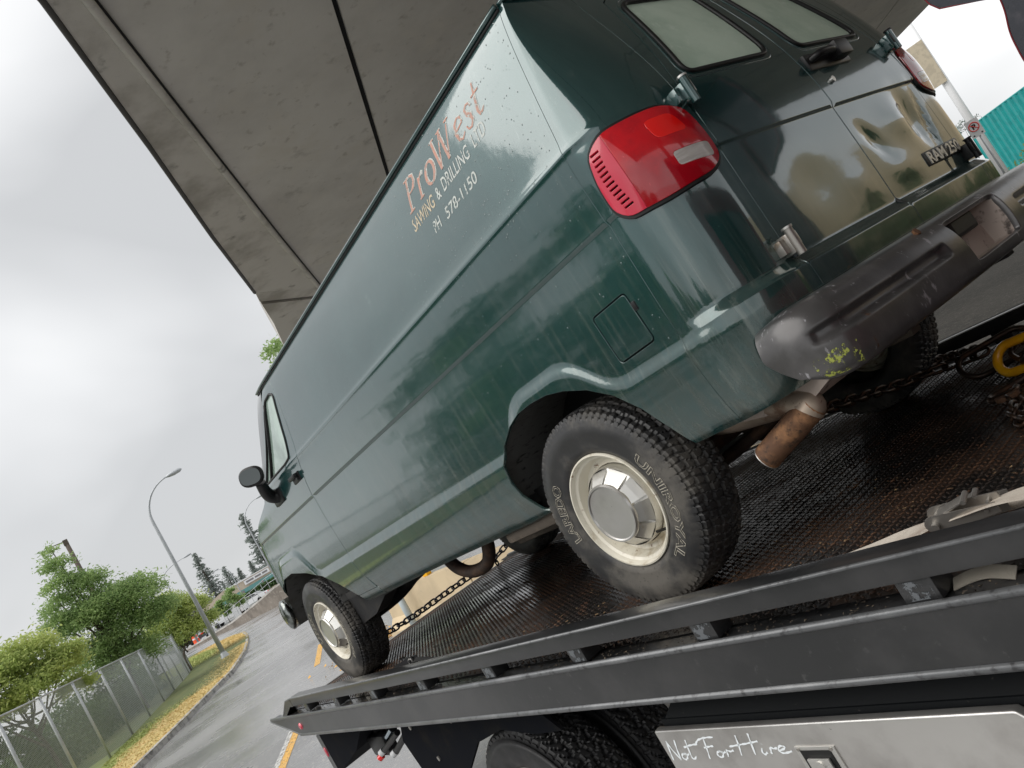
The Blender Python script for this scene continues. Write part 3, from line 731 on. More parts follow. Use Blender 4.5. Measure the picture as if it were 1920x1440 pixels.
# mirror: bracket arm and big egg-shaped head
mr = MB(); mr.tube(smooth_path([(2.70, .99, 1.27), (2.70, 1.03, 1.285), (2.67, 1.06, 1.32), (2.62, 1.08, 1.38)], 5), .03, 12, radii=[.048-.016*i/15 for i in range(16)]); mr.box((2.62, .975, 1.215), (2.80, 1.008, 1.31), .012)
mr.build('mirror_arm', BLACKPL, van, auto=45)
bm = bmesh.new(); bmesh.ops.create_uvsphere(bm, u_segments=28, v_segments=16, radius=1)
for q in bm.verts:
    x, y, z = q.co
    fx = .040 if x > 0 else .018
    sx = (abs(x)**.9)*(1 if x > 0 else -1)
    q.co = (sx*fx, (abs(y)**.8)*math.copysign(1, y)*.078, (abs(z)**.85)*math.copysign(1, z)*.062)
mm = Matrix.Translation((2.60, 1.115, 1.435)) @ Matrix.Rotation(R(-38), 4, 'Z') @ Matrix.Rotation(R(12), 4, 'X')
bm.transform(mm); me = bpy.data.meshes.new('wing_mirror'); bm.to_mesh(me); bm.free(); me.materials.append(BLACKPL); me.polygons.foreach_set('use_smooth', [True]*len(me.polygons))
mo = bpy.data.objects.new('wing_mirror', me); col.objects.link(mo); mo.parent = van
g2 = MB(); kk = []
for i in range(28):
    t = 2*PI*i/28; kk.append(mm @ Vector((-.0185, math.copysign(abs(math.cos(t))**.75, math.cos(t))*.064, math.copysign(abs(math.sin(t))**.75, math.sin(t))*.048)))
g2.prism(kk, mm.to_3x3() @ Vector((-.004, 0, 0))); g2.build('mirror_glass', mat('mirror_glass', (.10, .11, .11), .04, metal=1), mo)  # dark tint stands in for the trees the glass would reflect
ml = MB(); pA = Vector(surf(5.62, 1.06)); pB = Vector(surf(5.62, .88))
ml.tube([pA+Vector((.0, .008, 0)), pA.lerp(pB, .5)+Vector((.002, .014, 0)), pB+Vector((.0, .008, 0))], .020, 10, radii=[.010, .016, .012]); ml.build('side_marker_lamp', ORANGEL, van, smooth=True)
fb = MB(); pts = smooth_path([(3.70, .99, .62), (3.84, .965, .62), (3.95, .88, .62), (4.03, .6, .62), (4.05, 0, .62), (4.03, -.6, .62), (3.95, -.88, .62), (3.72, -.99, .62)], 5)
fb.tube(pts, .04, 14, radii=[.02, .03, .036]+[.04]*(len(pts)-6)+[.036, .03, .02]); 
for i, v in enumerate(fb.v): fb.v[i] = (v[0], v[1], .60+(v[2]-.62)*2.9)
fb.build('front_bumper', DKCHROME, van, smooth=True)
# ------------- badge
bx = MB(); P = Vector(SD_right(.50, .845)); bx.box((P.x-.010, -.675, .815), (P.x+.012, -.355, .872), .006); bd_ = bx.build('badge_plate', BLACKPL, van, auto=40)
v, f, wd = font_mesh('RAM 250', .062, extrude=.002, bold=.0012)
sc = .285/wd; mesh('badge_lettering', [(P.x-.0125-q[2]*1.0, -.372-q[0]*sc, .822+q[1]) for q in v], f, CHROME, bd_)
# ------------- rear step bumper: swept face with a groove, a number-plate recess and wrapped ends
def bplan(t):     # t = lateral coordinate -1.22..1.22 (arc), returns x, y, nx, ny
    a = abs(t); sg = 1 if t >= 0 else -1
    if a < .86: return (-1.10+.035*(a/.86)**2, t, -1, 0)
    u = min(1, (a-.86)/.34)*PI/2
    return (-1.065+.205*(1-math.cos(u)), sg*(.86+.145*math.sin(u)), -math.cos(u*.9), sg*math.sin(u*.9))
def bprof(v):     # v 0 bottom .. 1 top lip end : outward, z
    return (interp([(0, -.060), (.08, -.018), (.20, .0), (.40, .006), (.60, .004), (.75, -.006), (.87, -.026), (.95, -.060), (1.0, -.12)], v), interp([(0, .452), (.08, .442), (.20, .460), (.40, .50), (.60, .555), (.75, .600), (.87, .636), (.95, .653), (1.0, .656)], v))
def SB(t, v):
    x, y, nx, ny = bplan(t); o, z = bprof(v); a = abs(t)
    gr = sst(.30, .33, a)*(1-sst(1.00, 1.04, a))
    o -= .020*gr*math.exp(-(((v-.62)/.060)**4))
    end = sst(.98, 1.2, a)
    z = z+(.57-z)*.12*end + (0 if v > .3 else .05*end*(1-v/.3))
    o -= .03*end*end
    return (x+nx*o, y+ny*o, z)
OB = round_poly([(-1.0, 0.0), (1.0, 0.0), (1.09, .18), (1.2, .62), (1.2, 1.0), (-1.2, 1.0), (-1.2, .62), (-1.09, .18)], .05)
PRE = round_poly([(-.195, .30), (.195, .30), (.215, .86), (-.215, .86)], .05)
bum = panel('rear_bumper', SB, OB, [PRE], frange(-1.2, 1.2, .025), sorted(set(frange(0, 1, .03)+frange(.5, .74, .012))), BUMPER, van, edge=.03, flip=True, flange=.02, bev=.003)
rc = MB(); q0 = [Vector(SB(*q)) for q in PRE]; q1 = [p+Vector((.085, 0, 0)) for p in q0]; q1 = [Vector((p.x, p.y*.93, p.z)) for p in q1]; n = len(q0)
rc.add(q0+q1, [(i, (i+1) % n, n+(i+1) % n, n+i) for i in range(n)]+[tuple(range(n, 2*n))]); rc.build('plate_recess', PLATEIN, bum)
hl = MB(); hl.box((-1.045, -.10, .56), (-1.015, .09, .625), .012); hl.build('plate_lamp_opening', RUBBER, bum)
bolt = MB(); p = Vector(SB(.33, .91)); bolt.tube([p, p+Vector((-.008, 0, .004))], .013, 8); bolt.build('bumper_bolt', RUST, bum, auto=40)
p = [SB(t, v) for t in frange(.92, 1.07, .025) for v in frange(.16, .46, .04)]
vv_ = [(*((Vector(q)+Vector((-.0015, .002, 0)))),) for q in p]; nv = len(frange(.16, .46, .04)); nu = len(frange(.92, 1.07, .025))
mesh('yellow_scrape', vv_, [(i*nv+j, (i+1)*nv+j, (i+1)*nv+j+1, i*nv+j+1) for i in range(nu-1) for j in range(nv-1)], LICHEN, bum, smooth=True)
# body valance between the door bottoms and the bumper, bumper brackets
MB().box((-.88, -.70, .46), (-.80, .70, .655), .01).build('rear_valance', UNDER, van)
# ------------- lettering on the side
def on_side(v, f, s0, z0, sx, sz, drift, mm, name, off=.0009, ref=.3):
    v, f = subdiv_tris(v, f, .03)
    o = []
    for q in v:
        s = s0-q[0]*sx; z = z0+q[1]*sz+drift*q[0]*sx
        h = 1e-3; P = Vector(surf(s, z)); n = (Vector(surf(s+h, z))-P).cross(Vector(surf(s, z+h))-P).normalized()
        if n.y < 0: n = -n
        o.append(tuple(P+n*(off+abs(q[2]))))
    return mesh(name, o, f, mm, van)
# the big word: italic roman letters drawn as pen strokes with swelling width and serifs
def G_P(): return [[(.10, 0, .9), (.30, 1, .9)], [(-.05, 0, .35), (.27, 0, .35)], [(.13, 1, .35), (.42, 1, .35)], [(.28, .98, .4), (.52, .98, .5), (.66, .90, .9), (.66, .72, 1.1), (.55, .58, .9), (.40, .52, .4), (.22, .52, .35)]]
def G_r(): return [[(.06, 0, .9), (.18, .62, .9)], [(-.04, 0, .35), (.20, 0, .35)], [(.16, .45, .4), (.28, .6, .5), (.40, .64, .8), (.46, .58, .9)]]
def G_o(): return [[(.28+.24*math.cos(t)+.05*math.sin(t), .32+.32*math.sin(t), .45+.75*abs(math.cos(t))) for t in frange(0, 2*PI, .35)]]
def G_W(): return [[(.12, 1, 1), (.22, 0, 1)], [(.0, 1, .35), (.26, 1, .35)], [(.22, 0, .4), (.56, 1, .45)], [(.56, 1, 1), (.66, 0, 1)], [(.44, 1, .35), (.68, 1, .35)], [(.66, 0, .4), (1.04, 1, .45)], [(.92, 1, .35), (1.14, 1, .35)]]
def G_e(): return [[(.08, .34, .4), (.46, .42, .4)], [(.46, .42, .6), (.44, .6, .6), (.30, .66, .45), (.14, .55, .9), (.08, .33, 1.2), (.14, .08, .9), (.28, 0, .5), (.44, .1, .4)]]
def G_s(): return [[(.42, .5, .5), (.38, .62, .45), (.26, .65, .5), (.15, .57, .8), (.18, .42, 1.1), (.32, .28, 1.2), (.34, .12, .9), (.22, 0, .5), (.08, .03, .45), (.03, .16, .5)]]
def G_t(): return [[(.24, .95, .5), (.12, .15, 1), (.16, .02, .8), (.28, .02, .5), (.36, .1, .35)], [(.04, .64, .4), (.40, .64, .4)]]
x = 0; st = []
for fn_, adv in ((G_P, .72), (G_r, .52), (G_o, .62), (G_W, 1.16), (G_e, .54), (G_s, .50), (G_t, .40)):
    for s_ in fn_(): st.append([(q[0]+x, q[1], q[2]) for q in s_])
    x += adv
W_ = x; KX = .605/W_
for s_ in st:
    for i, q in enumerate(s_): s_[i] = (q[0]*KX, q[1]*.112, q[2])
v, f = ribbon(st, .0185); on_side(v, f, 1.940, 1.672, 1, 1, .0, WHITEV, 'side_lettering', .0006)
v, f = ribbon(st, .0135); on_side(v, f, 1.943, 1.671, 1, 1, .0, PEACH, 'side_lettering', .0012)
v, f, wd = font_mesh('SAWING', .066, shear=.12, bold=.0006); on_side(v, f, 1.962, 1.602, .185/wd, 1, .0, CREAMV, 'side_lettering')
v, f, wd = font_mesh('&', .062, bold=.0006); on_side(v, f, 1.752, 1.604, .03/wd, 1, .0, WHITEV, 'side_lettering')
v, f, wd = font_mesh('DRILLING', .066, shear=.12, bold=.0006); on_side(v, f, 1.700, 1.606, .205/wd, 1, .0, WHITEV, 'side_lettering')
v, f, wd = font_mesh('LTD', .066, shear=.12, bold=.0006); on_side(v, f, 1.462, 1.611, .085/wd, 1, .0, WHITEV, 'side_lettering')
v, f, wd = font_mesh('PH', .058, shear=.12, bold=.0006); on_side(v, f, 1.842, 1.527, .055/wd, 1, .0, WHITEV, 'side_lettering')
v, f, wd = font_mesh('578-1150', .056, shear=.12, bold=.0004); on_side(v, f, 1.745, 1.524, .235/wd, 1, .0, WHITEV, 'side_lettering')
WELL = mat('grey_wheel_well_coating', (.12, .12, .115), .65, var=[(7, (.09, .085, .075), .45, .7), (20, (.02, .02, .02), .55, .7, (6, 1, 1))], bump=[(20, .3, .006, (4, 1, 1))])
# rain drops standing on the paint
V = []; F = []
for i in range(1000):
    s = rnd.uniform(1.14, 3.9) if i % 3 else rnd.uniform(1.14, 2.2); z = rnd.uniform(.75, 1.84) if i % 2 else rnd.uniform(1.3, 1.84); r_ = rnd.choice((.0010, .0014, .0019, .0026))
    if 1.2 < s < 2.35 and z < .95: continue
    P = Vector(surf(s, z)); h_ = 1e-3; n_ = (Vector(surf(s+h_, z))-P).cross(Vector(surf(s, z+h_))-P).normalized(); n_ = n_ if n_.y > 0 else -n_
    t1 = n_.cross(Vector((0, 0, 1))).normalized(); t2 = n_.cross(t1); k = len(V)
    for j in range(6): V.append(tuple(P+n_*.0004+(t1*math.cos(j*PI/3)+t2*math.sin(j*PI/3)*1.3)*r_))
    V.append(tuple(P+n_*r_*.8)); F += [(k+j, k+(j+1) % 6, k+6) for j in range(6)]
o = mesh('rain_drops', V, F, mat('water_drop', (.05, .09, .085), .03, coat=1, spec=1), van, smooth=True); o['kind'] = 'stuff'
# ------------- inner bodies: wheel wells, floor, frame, exhaust
fl = MB(); fl.box((-.86, -.60, .50), (3.3, .60, .54)); fl.box((-.80, -.93, .50), (-.5, .93, .539)); fl.box((.48, -.93, .50), (2.72, .93, .539)); fl.build('floor_pan', UNDER, van)
ib = MB(); ib.box((-.84, -.62, .55), (3.1, .62, 1.35)); ib.build('dark_interior', RUBBER, van)
for cx_, hw in ((0, .50), (3.24, .50)):
    for sg in (1, -1):
        ww = MB(); prof = [(cx_+hw*math.cos(t), .50+.38*math.sin(t)) for t in frange(0, PI, PI/14)]
        y0, y1 = (sg*.60, sg*.955)
        k = len(prof); ww.add([(a, y0, b) for a, b in prof]+[(a, y1 if 2 < i < k-3 else y1, b) for i, (a, b) in enumerate(prof)], [(i, i+1, k+i+1, k+i) for i in range(k-1)]+[tuple(range(k))])
        ww.build('wheel_well', WELL, van, auto=50)
for sg in (1, -1):
    MB().box((-.95, sg*.42-.03, .40), (3.9, sg*.42+.03, .50), .005).build('chassis_rail', UNDERTAN if sg > 0 else UNDER, van)
    ls = MB(); ls.tube(smooth_path([(-.62, sg*.56, .42), (-.3, sg*.56, .33), (0, sg*.56, .29), (.35, sg*.56, .33), (.70, sg*.56, .43)], 5), .022, 8); ls.box((-.05, sg*.56-.04, .24), (.05, sg*.56+.04, .36), .005)
    ls.build('leaf_spring', RUSTD, van, auto=45)
ax = MB(); ax.tube([(0, -.75, .36), (0, .75, .36)], .045, 14); ax.tube([(-.11, .0, .36), (-.05, 0, .36), (.05, 0, .36), (.13, 0, .36)], .13, 16, radii=[.08, .14, .14, .06]); ax.build('rear_axle', RUSTD, van, auto=50)
fx_ = MB(); fx_.box((3.02, -.62, .36), (3.30, .62, .46), .02)
for sg in (1, -1):
    fx_.tube(smooth_path([(2.75, sg*.30, .46), (2.95, sg*.5, .34), (3.2, sg*.70, .30), (3.3, sg*.74, .32)], 5), .035, 8)
    fx_.tube([(2.35, sg*.46, .44), (2.9, sg*.52, .35)], .025, 8)
fx_.build('front_suspension', UNDER, van, auto=50)
hk = MB(); hk.tube(smooth_path([(1.56, .80, .46), (1.50, .80, .38), (1.38, .80, .335), (1.22, .80, .345), (1.13, .80, .42), (1.12, .80, .50)], 6), .032, 10, radii=None); hk.build('sagging_running_board_bracket', RUSTD, van, smooth=True)
ub = MB(); ub.prism([(.42, .86, .455), (1.15, .86, .46), (1.75, .86, .44), (2.35, .86, .42), (2.6, .86, .34), (2.9, .86, .31), (3.1, .86, .42), (3.0, .86, .55), (.42, .86, .55)], (0, -.10, 0)); ub.build('under_sill', UNDER, van)
ub = MB(); ub.box((.33, .70, .40), (.75, .93, .46), .015); ub.box((.45, .55, .36), (.9, .80, .42), .02); ub.build('mud_caked_sill', UNDERTAN, van, auto=50)
mf = MB(); mf.tube([(.35, .15, .37), (.95, .15, .37)], .10, 16); mf.build('muffler', RUSTD, van, auto=50)
# tail pipe: stained bend running out sideways, rusty tip
tp = MB(); pth = smooth_path([(-.28, .60, .44), (-.46, .72, .44), (-.64, .79, .435), (-.75, .815, .425), (-.80, .83, .40), (-.79, .84, .385)], 6); tp.tube(pth, .042, 16, caps=False); tp.build('tail_pipe', TANPIPE, van, smooth=True)
A = Vector((-.79, .835, .388)); B = Vector((-.61, .87, .318)); d = (B-A).normalized()
tip = MB(); tip.tube([A-d*.03, B], .040, 20, caps=False); 
ti = MB(); ti.tube([B-d*.12, B], .0365, 20, caps=False); ti.add([], [])
tpo = tip.build('tail_pipe_tip', RUST, van, smooth=True); ti.build('pipe_bore', RUBBER, tpo, smooth=True)
rg = MB(); rg.tube([B, B+d*.002], .040, 20, caps=False)
k = MB(); h0 = d.cross(Vector((0, 0, 1))).normalized(); h1 = d.cross(h0)
k.tube([B+(h0*math.cos(t)+h1*math.sin(t))*.0385 for t in frange(0, 2*PI, PI/12)[:-1]], .0022, 6, closed=True); k.build('pipe_rim', CHROME, tpo, smooth=True)
tk = MB(); tk.prism([(-.50, .50, .50), (-.88, .50, .50), (-.90, .50, .44), (-.80, .50, .40), (-.55, .50, .44)], (0, .34, 0)); tk.build('rear_heat_shield', PLATEIN, van)
# ------------- wheels
def tyre_mesh(Rr, rin, wv, kind, name, m):
    """full tyre with shoulder lugs and grooved tread; axle along y, outer side +y"""
    hw = wv/2
    if kind == 'car':
        side = [(rin-.004, hw*.70), (rin+.008, hw*.86), (rin+.028, hw*.945), (rin+.031, hw*.942), (rin+.07, hw*1.0), (rin+.105, hw*.985), (rin+.109, hw*.972), (Rr-.032, hw*.945)]
        NA = 460
    else:
        side = [(rin-.004, hw*.80), (rin+.01, hw*.9), (rin+.05, hw*1.0), (rin+.12, hw*1.02), (rin+.16, hw*.99), (Rr-.055, hw*.93)]
        NA = 420
    tr = []
    nt_ = 30 if kind == 'car' else 26
    for j in range(nt_+1):
        q = 1-2*j/nt_; y = q*hw*.86; r = Rr-.010*abs(q)**3 - (.014 if abs(q) > .985 else 0)
        tr.append((r, y))
    prof = side + [(Rr-.018, hw*.90)] + tr + [(Rr-.018, -hw*.90)] + [(r, -y) for r, y in side[::-1]]
    ns = len(side)+1; P = len(prof); V = np.zeros((NA, P, 3))
    for i in range(NA):
        a = 2*PI*i/NA; pt = a*Rr
        for j, (r, y) in enumerate(prof):
            if ns-1 <= j < ns+len(tr)+1:
                q = y/hw; g_ = 0
                if kind == 'car':
                    ph = (pt/.0295) % 1
                    zz = .05*math.sin(2*PI*pt/.059)
                    for gc in (-.60, -.22, .22, .60):
                        if abs(q-gc-zz*.6) < .045: g_ = .009
                    if abs(q) > .62 and ph < .30: g_ = max(g_, .007)
                    if abs(q) <= .62 and ((ph+abs(q)*1.4) % 1) < .20: g_ = max(g_, .006)
                else:
                    ph = ((pt + .03*math.sin(q*9))/.052) % 1
                    for gc in (-.42, 0, .42):
                        if abs(q-gc-.06*math.sin(2*PI*pt/.104)) < .05: g_ = .014
                    if ph < .26: g_ = max(g_, .013 if abs(q) > .3 else .008)
                r = r-g_
            V[i, j] = (r*math.cos(a), y, r*math.sin(a))
    faces = []
    for i in range(NA):
        i2 = (i+1) % NA
        for j in range(P-1): faces.append((i*P+j, i*P+j+1, i2*P+j+1, i2*P+j))
    me = bpy.data.meshes.new(name); me.from_pydata(V.reshape(-1, 3).tolist(), [], faces); me.materials.append(m)
    sm = np.zeros(len(faces), bool).reshape(NA, P-1); sm[:, :ns-2] = True; sm[:, -(ns-2):] = True
    me.polygons.foreach_set('use_smooth', sm.reshape(-1).tolist())
    return me
def flatten_tyre(o): pass
CT = tyre_mesh(.368, .210, .236, 'car', 'tyre', TYRE)
rimp = [(.208, -.020), (.214, -.006), (.2125, .001), (.207, .002), (.2035, -.004), (.200, -.016), (.190, -.022), (.186, -.040), (.178, -.060), (.164, -.066), (.154, -.060), (.1505, -.070), (.147, -.078), (.10, -.080), (.0, -.080)]
def wheel(x, y, sg, nm, front=False):
    wv = .236; T = bpy.data.objects.new('wheel', None); col.objects.link(T); T.parent = van; T.location = (x, y, .362)
    if sg < 0: T.rotation_euler = (0, 0, PI)
    t = bpy.data.objects.new('tyre', CT); col.objects.link(t); t.parent = T
    yo = wv/2-.012
    rr = MB().revolve([(r, yo+h) for r, h in rimp], (0, 0, 0), 64).build('rim', RIM, T, auto=25)
    # hub cap: faceted shoulder and brushed disc
    hc = MB(); n = 10
    def ring(r, h, k=1, ph=0): return [(r*math.cos(2*PI*(i+ph)/n), h, r*math.sin(2*PI*(i+ph)/n)) for i in range(n)]
    o1 = MB().revolve([(.150, yo-.075), (.150, yo-.035), (.146, yo-.026)], (0, 0, 0), 60)
    hc.add(o1.v, o1.f)
    for i in range(n):
        a0 = 2*PI*(i+.06)/n; a1 = 2*PI*(i+.94)/n; am = (a0+a1)/2; b1 = 2*PI*(i+1.06)/n
        P = lambda r, h, a: (r*math.cos(a), h, r*math.sin(a))
        hc.add([P(.147, yo-.028, a0), P(.147, yo-.028, a1), P(.128, yo-.004, a1), P(.128, yo-.004, a0), P(.106, yo+.020, a1), P(.106, yo+.020, a0)], [(0, 3, 2, 1), (3, 5, 4, 2)])
        hc.add([P(.147, yo-.028, a1), P(.147, yo-.028, b1), P(.116, yo-.010, b1), P(.116, yo-.010, a1), P(.104, yo+.008, b1), P(.104, yo+.008, a1)], [(0, 3, 2, 1), (3, 5, 4, 2)])
        for aa, sgn_ in ((a0, 1), (a1, -1)):
            hc.add([P(.147, yo-.028, aa), P(.128, yo-.004, aa), P(.106, yo+.020, aa), P(.104, yo+.008, aa), P(.116, yo-.010, aa)], [(0, 1, 2, 3, 4)])
    hcap = hc.build('hub_cap', CHROME, T)
    dd = MB().revolve([(.107, yo+.006), (.108, yo+.022), (.104, yo+.029), (.099, yo+.029), (.096, yo+.024), (.094, yo+.0235), (.05, yo+.026), (.0, yo+.027)], (0, 0, 0), 60); dd.build('hub_disc', STEEL, hcap, auto=30)
    if sg > 0:
        for k in range(8):
            a = 2*PI*k/8+.3; q = MB(); q.tube([(.128*math.cos(a+.0), yo-.0785, .128*math.sin(a)), (.128*math.cos(a), yo-.0775, .128*math.sin(a))], .018, 10)
        vs = MB().tube([(.182*math.cos(-2.4), yo-.03, .182*math.sin(-2.4)), (.170*math.cos(-2.4), yo+.004, .170*math.sin(-2.4))], .005, 8); vs.build('valve_stem', RUBBER, T)
        for txt, a0, a1 in (('LAREDO', -11, 39), ('UNIROYAL', 150, 234)):
            v, f, wd = font_mesh(txt, 1, outline=.02, bold=.02, resolution=2)
            o = []
            for q in v:
                a = R(a0+(a1-a0)*q[0]/wd); rr_ = .252+.036*(q[1])/.7
                rt_ = (rr_-.21)/.07; yy = wv/2*(.95+.05*min(1, max(0, (rr_-.24)/.04)))+.0012
                o.append((rr_*math.cos(a), yy+q[2]*.04, rr_*math.sin(a)))
            mesh('tyre_lettering', o, f, OWL, t)
    return T
wheel(0, .845, 1, 'rear'); wheel(3.24, .835, 1, 'front'); wheel(0, -.845, -1, 'rear'); wheel(3.24, -.835, -1, 'front')

# ================================================================== the tow truck bed
truck = thing('tow_truck', 'black flatbed tow truck carrying the green van, stainless toolbox under its bed', 'tow truck', (0, 0, -.6), RM)
OFF = (0, 0, -.6)
def tp_(b, name, m, auto=None, smooth=False, parent=None, label=None):
    o = b.build(name, m, parent or truck, smooth=smooth, auto=auto, offset=OFF)
    if label: o['label'] = label
    return o
DX0, DX1 = -2.4, 4.62
def deck_z(x): return 0.0 if x < 3.95 else -.075*(x-3.95)
nx = 140; ny = 48
V = []; F = []
for i in range(nx+1):
    for j in range(ny+1):
        x = DX0+(DX1-DX0)*i/nx; y = -1.19+2.38*j/ny
        V.append((x, y, deck_z(x)-.006+.0015*noise.noise(Vector((x*3, y*3, 0)))+.6))
for i in range(nx):
    for j in range(ny): a = i*(ny+1)+j; F.append((a, a+ny+1, a+ny+2, a+1))
mesh('deck_plate', V, F, DECKM, truck, smooth=True)
tp_(MB().box((DX0, -1.19, -.03), (3.95, 1.19, -.012)), 'deck_underside', UNDER)
# raised anti-slip treads
px_ = .0235
gx = np.arange(-1.75, 4.58, px_); gy = np.arange(-1.165, 1.165, px_)
X, Y = np.meshgrid(gx, gy, indexing='ij'); ii, jj = np.meshgrid(np.arange(len(gx)), np.arange(len(gy)), indexing='ij')
rs = np.random.RandomState(3)
ang = np.where(ii % 2 == 0, PI/4, -PI/4)+rs.uniform(-.06, .06, X.shape)
Y = Y+np.where(ii % 2 == 0, 0, px_*.5)
X = X.ravel()+rs.uniform(-.0008, .0008, X.size); Y = Y.ravel(); A_ = ang.ravel(); hh = .0034*rs.uniform(.55, 1.1, X.size)
ca, sa = np.cos(A_), np.sin(A_); a_, b_ = .0088, .0030
zz = np.where(X < 3.95, 0, -.075*(X-3.95))-.0062+.6
cor = []
for (u, v, t) in ((-1, -1, 0), (1, -1, 0), (1, 1, 0), (-1, 1, 0), (-.62, -.35, 1), (.62, -.35, 1), (.62, .35, 1), (-.62, .35, 1)):
    cor.append(np.stack([X+u*a_*ca-v*b_*sa, Y+u*a_*sa+v*b_*ca, zz+hh*t], 1))
V = np.stack(cor, 1).reshape(-1, 3); nb = len(X)
q = np.array([(4, 5, 6, 7), (0, 1, 5, 4), (1, 2, 6, 5), (2, 3, 7, 6), (3, 0, 4, 7)])
Fq = (q[None]+8*np.arange(nb)[:, None, None]).reshape(-1, 4)
me = bpy.data.meshes.new('tread_lugs'); me.vertices.add(len(V)); me.vertices.foreach_set('co', V.ravel())
me.loops.add(Fq.size); me.loops.foreach_set('vertex_index', Fq.ravel().astype(np.int32)); me.polygons.add(len(Fq))
me.polygons.foreach_set('loop_start', np.arange(0, Fq.size, 4, dtype=np.int32)); me.update(); me.validate(); me.materials.append(LUGM)
o = bpy.data.objects.new('tread_lugs', me); col.objects.link(o); o.parent = truck; o['kind'] = 'stuff'
for sg in (1, -1):
    y0, y1 = sg*1.185, sg*1.268
    r = MB().box((DX0, y0, .048), (3.72, y1, .110), .007)
    r.prism([(3.7195, y1, .049), (3.7195, y1, .1095), (3.86, y1, .098), (4.12, y1, -.015), (4.02, y1, -.015), (3.80, y1, .050)], (0, y0-y1, 0))
    rl = tp_(r, 'side_rail', TRUCKB, auto=35)
    e = MB().tube([(DX0, y1-sg*.004, .1068), (3.72, y1-sg*.004, .1068), (3.86, y1-sg*.004, .095), (4.10, y1-sg*.004, -.012)], .0055, 8); tp_(e, 'rail_edge_highlight', BRIGHTEDGE, smooth=True, parent=rl) if False else None
    k = MB(); k.tube([(x, y1-sg*.0045, .1062) for x in (DX0, 3.72)]+[(3.86, y1-sg*.0045, .0945), (4.10, y1-sg*.0045, -.013)], .0058, 8)
    ko = mesh('rail_edge_highlight', [(v[0], v[1], v[2]+.6) for v in k.v], k.f, BRIGHTEDGE, rl, smooth=True)  # pale strip paints the highlight along the rail's top edge
    for x in (-1.72, -1.085, -.43, .20, .84, 1.52, 2.18, 2.82, 3.45):
        p = MB().box((x-.042, sg*1.19, -.004), (x+.042, sg*1.262, .050), .003)
        po = tp_(p, 'rail_post', TRUCKB, auto=40)
        if sg > 0:
            q_ = MB().add([(x-.034, 1.2632, .003), (x+.036, 1.2632, .003), (x+.036, 1.2632, .046), (x-.034, 1.2632, .046)], [(0, 1, 2, 3)])
            mesh('flaked_paint', [(v[0], v[1], v[2]+.6) for v in q_.v], q_.f, PRIMERG, po)
    # outer channel with tapered tail
    c = MB(); c.prism([(DX0, sg*1.262, -.155), (3.86, sg*1.262, -.158), (4.50, sg*1.262, -.030), (4.48, sg*1.262, -.014), (DX0, sg*1.262, -.004)], (0, sg*.012, 0))
    c.prism([(DX0, sg*1.190, -.010), (4.2, sg*1.190, -.010), (4.2, sg*1.262, -.010), (DX0, sg*1.262, -.010)], (0, 0, -.006))
    c.prism([(DX0, sg*1.19, -.158), (3.86, sg*1.19, -.161), (3.86, sg*1.262, -.161), (DX0, sg*1.262, -.158)], (0, 0, .006))
    c.prism([(3.86, sg*1.19, -.159), (4.50, sg*1.19, -.031), (4.50, sg*1.262, -.031), (3.86, sg*1.262, -.159)], (0, 0, .006))
    co_ = tp_(c, 'side_channel', TRUCKB, auto=30)
    for nm, zt, ze, x1 in (('worn_channel_lip', -.006, -.018, 4.46), ('lower_channel_lip', -.156, -.158, 3.87)):
        k = MB(); k.tube([(DX0, sg*1.272, zt+.6), (x1, sg*1.272, ze+.6)], .0105, 12)
        if nm == 'lower_channel_lip': k.tube([(3.87, sg*1.272, -.158+.6), (4.49, sg*1.272, -.034+.6)], .006, 8)
        mesh(nm, k.v, k.f, BRIGHTEDGE, co_, smooth=True)
# tail plate and marker lights
tp_(MB().prism([(4.40, -1.19, -.034), (4.62, -1.19, -.052), (4.62, -1.19, -.080), (4.30, -1.19, -.12)], (0, 2.38, 0)), 'tail_plate', TRUCKB)
def oval(cx_, y, cz, a, b, dy, n=20): return [(cx_+a*math.cos(2*PI*i/n), y, cz+b*math.sin(2*PI*i/n)) for i in range(n)]
ml = MB(); n = 20
o1 = oval(3.765, 1.2745, -.095, .030, .026, 0); o2 = oval(3.765, 1.284, -.095, .022, .018, 0)
ml.add(o1+o2, [(i, (i+1) % n, n+(i+1) % n, n+i) for i in range(n)]+[tuple(range(n, 2*n))]); tp_(ml, 'red_marker_light', PINKL, smooth=False, label='red marker light at the tail end of the bed rail')
# underride light box, hydraulic valve bits, mud shield
lb = MB(); lb.prism([(4.10, 1.12, -.245), (4.02, 1.12, -.205), (3.05, 1.12, -.20), (3.45, 1.12, -.40), (4.02, 1.12, -.56), (4.10, 1.12, -.56)], (0, -.30, 0)); lbo = tp_(lb, 'tail_light_box', MUDFLAP)
st_ = MB().prism([(4.06, 1.1235, -.235), (4.15, 1.1235, -.27), (4.15, 1.1235, -.57), (4.06, 1.1235, -.57)], (0, -.03, 0)); st_o = tp_(st_, 'light_box_end_plate', TRUCKB)
l2 = MB(); a1 = oval(4.108, 1.1245, -.40, .020, .040, 0); a2 = oval(4.108, 1.132, -.40, .014, .030, 0); l2.add(a1+a2, [(i, (i+1) % n, n+(i+1) % n, n+i) for i in range(n)]+[tuple(range(n, 2*n))])
tp_(l2, 'red_marker_light', PINKL, label='small red light on the end of the dark light box')
hy = MB(); hy.tube([(3.22, 1.0, -.42), (2.95, 1.0, -.33)], .028, 14); hyo = tp_(hy, 'chrome_ram', mat('blue_grey_chrome', (.55, .65, .72), .12, metal=1), smooth=False, auto=40)
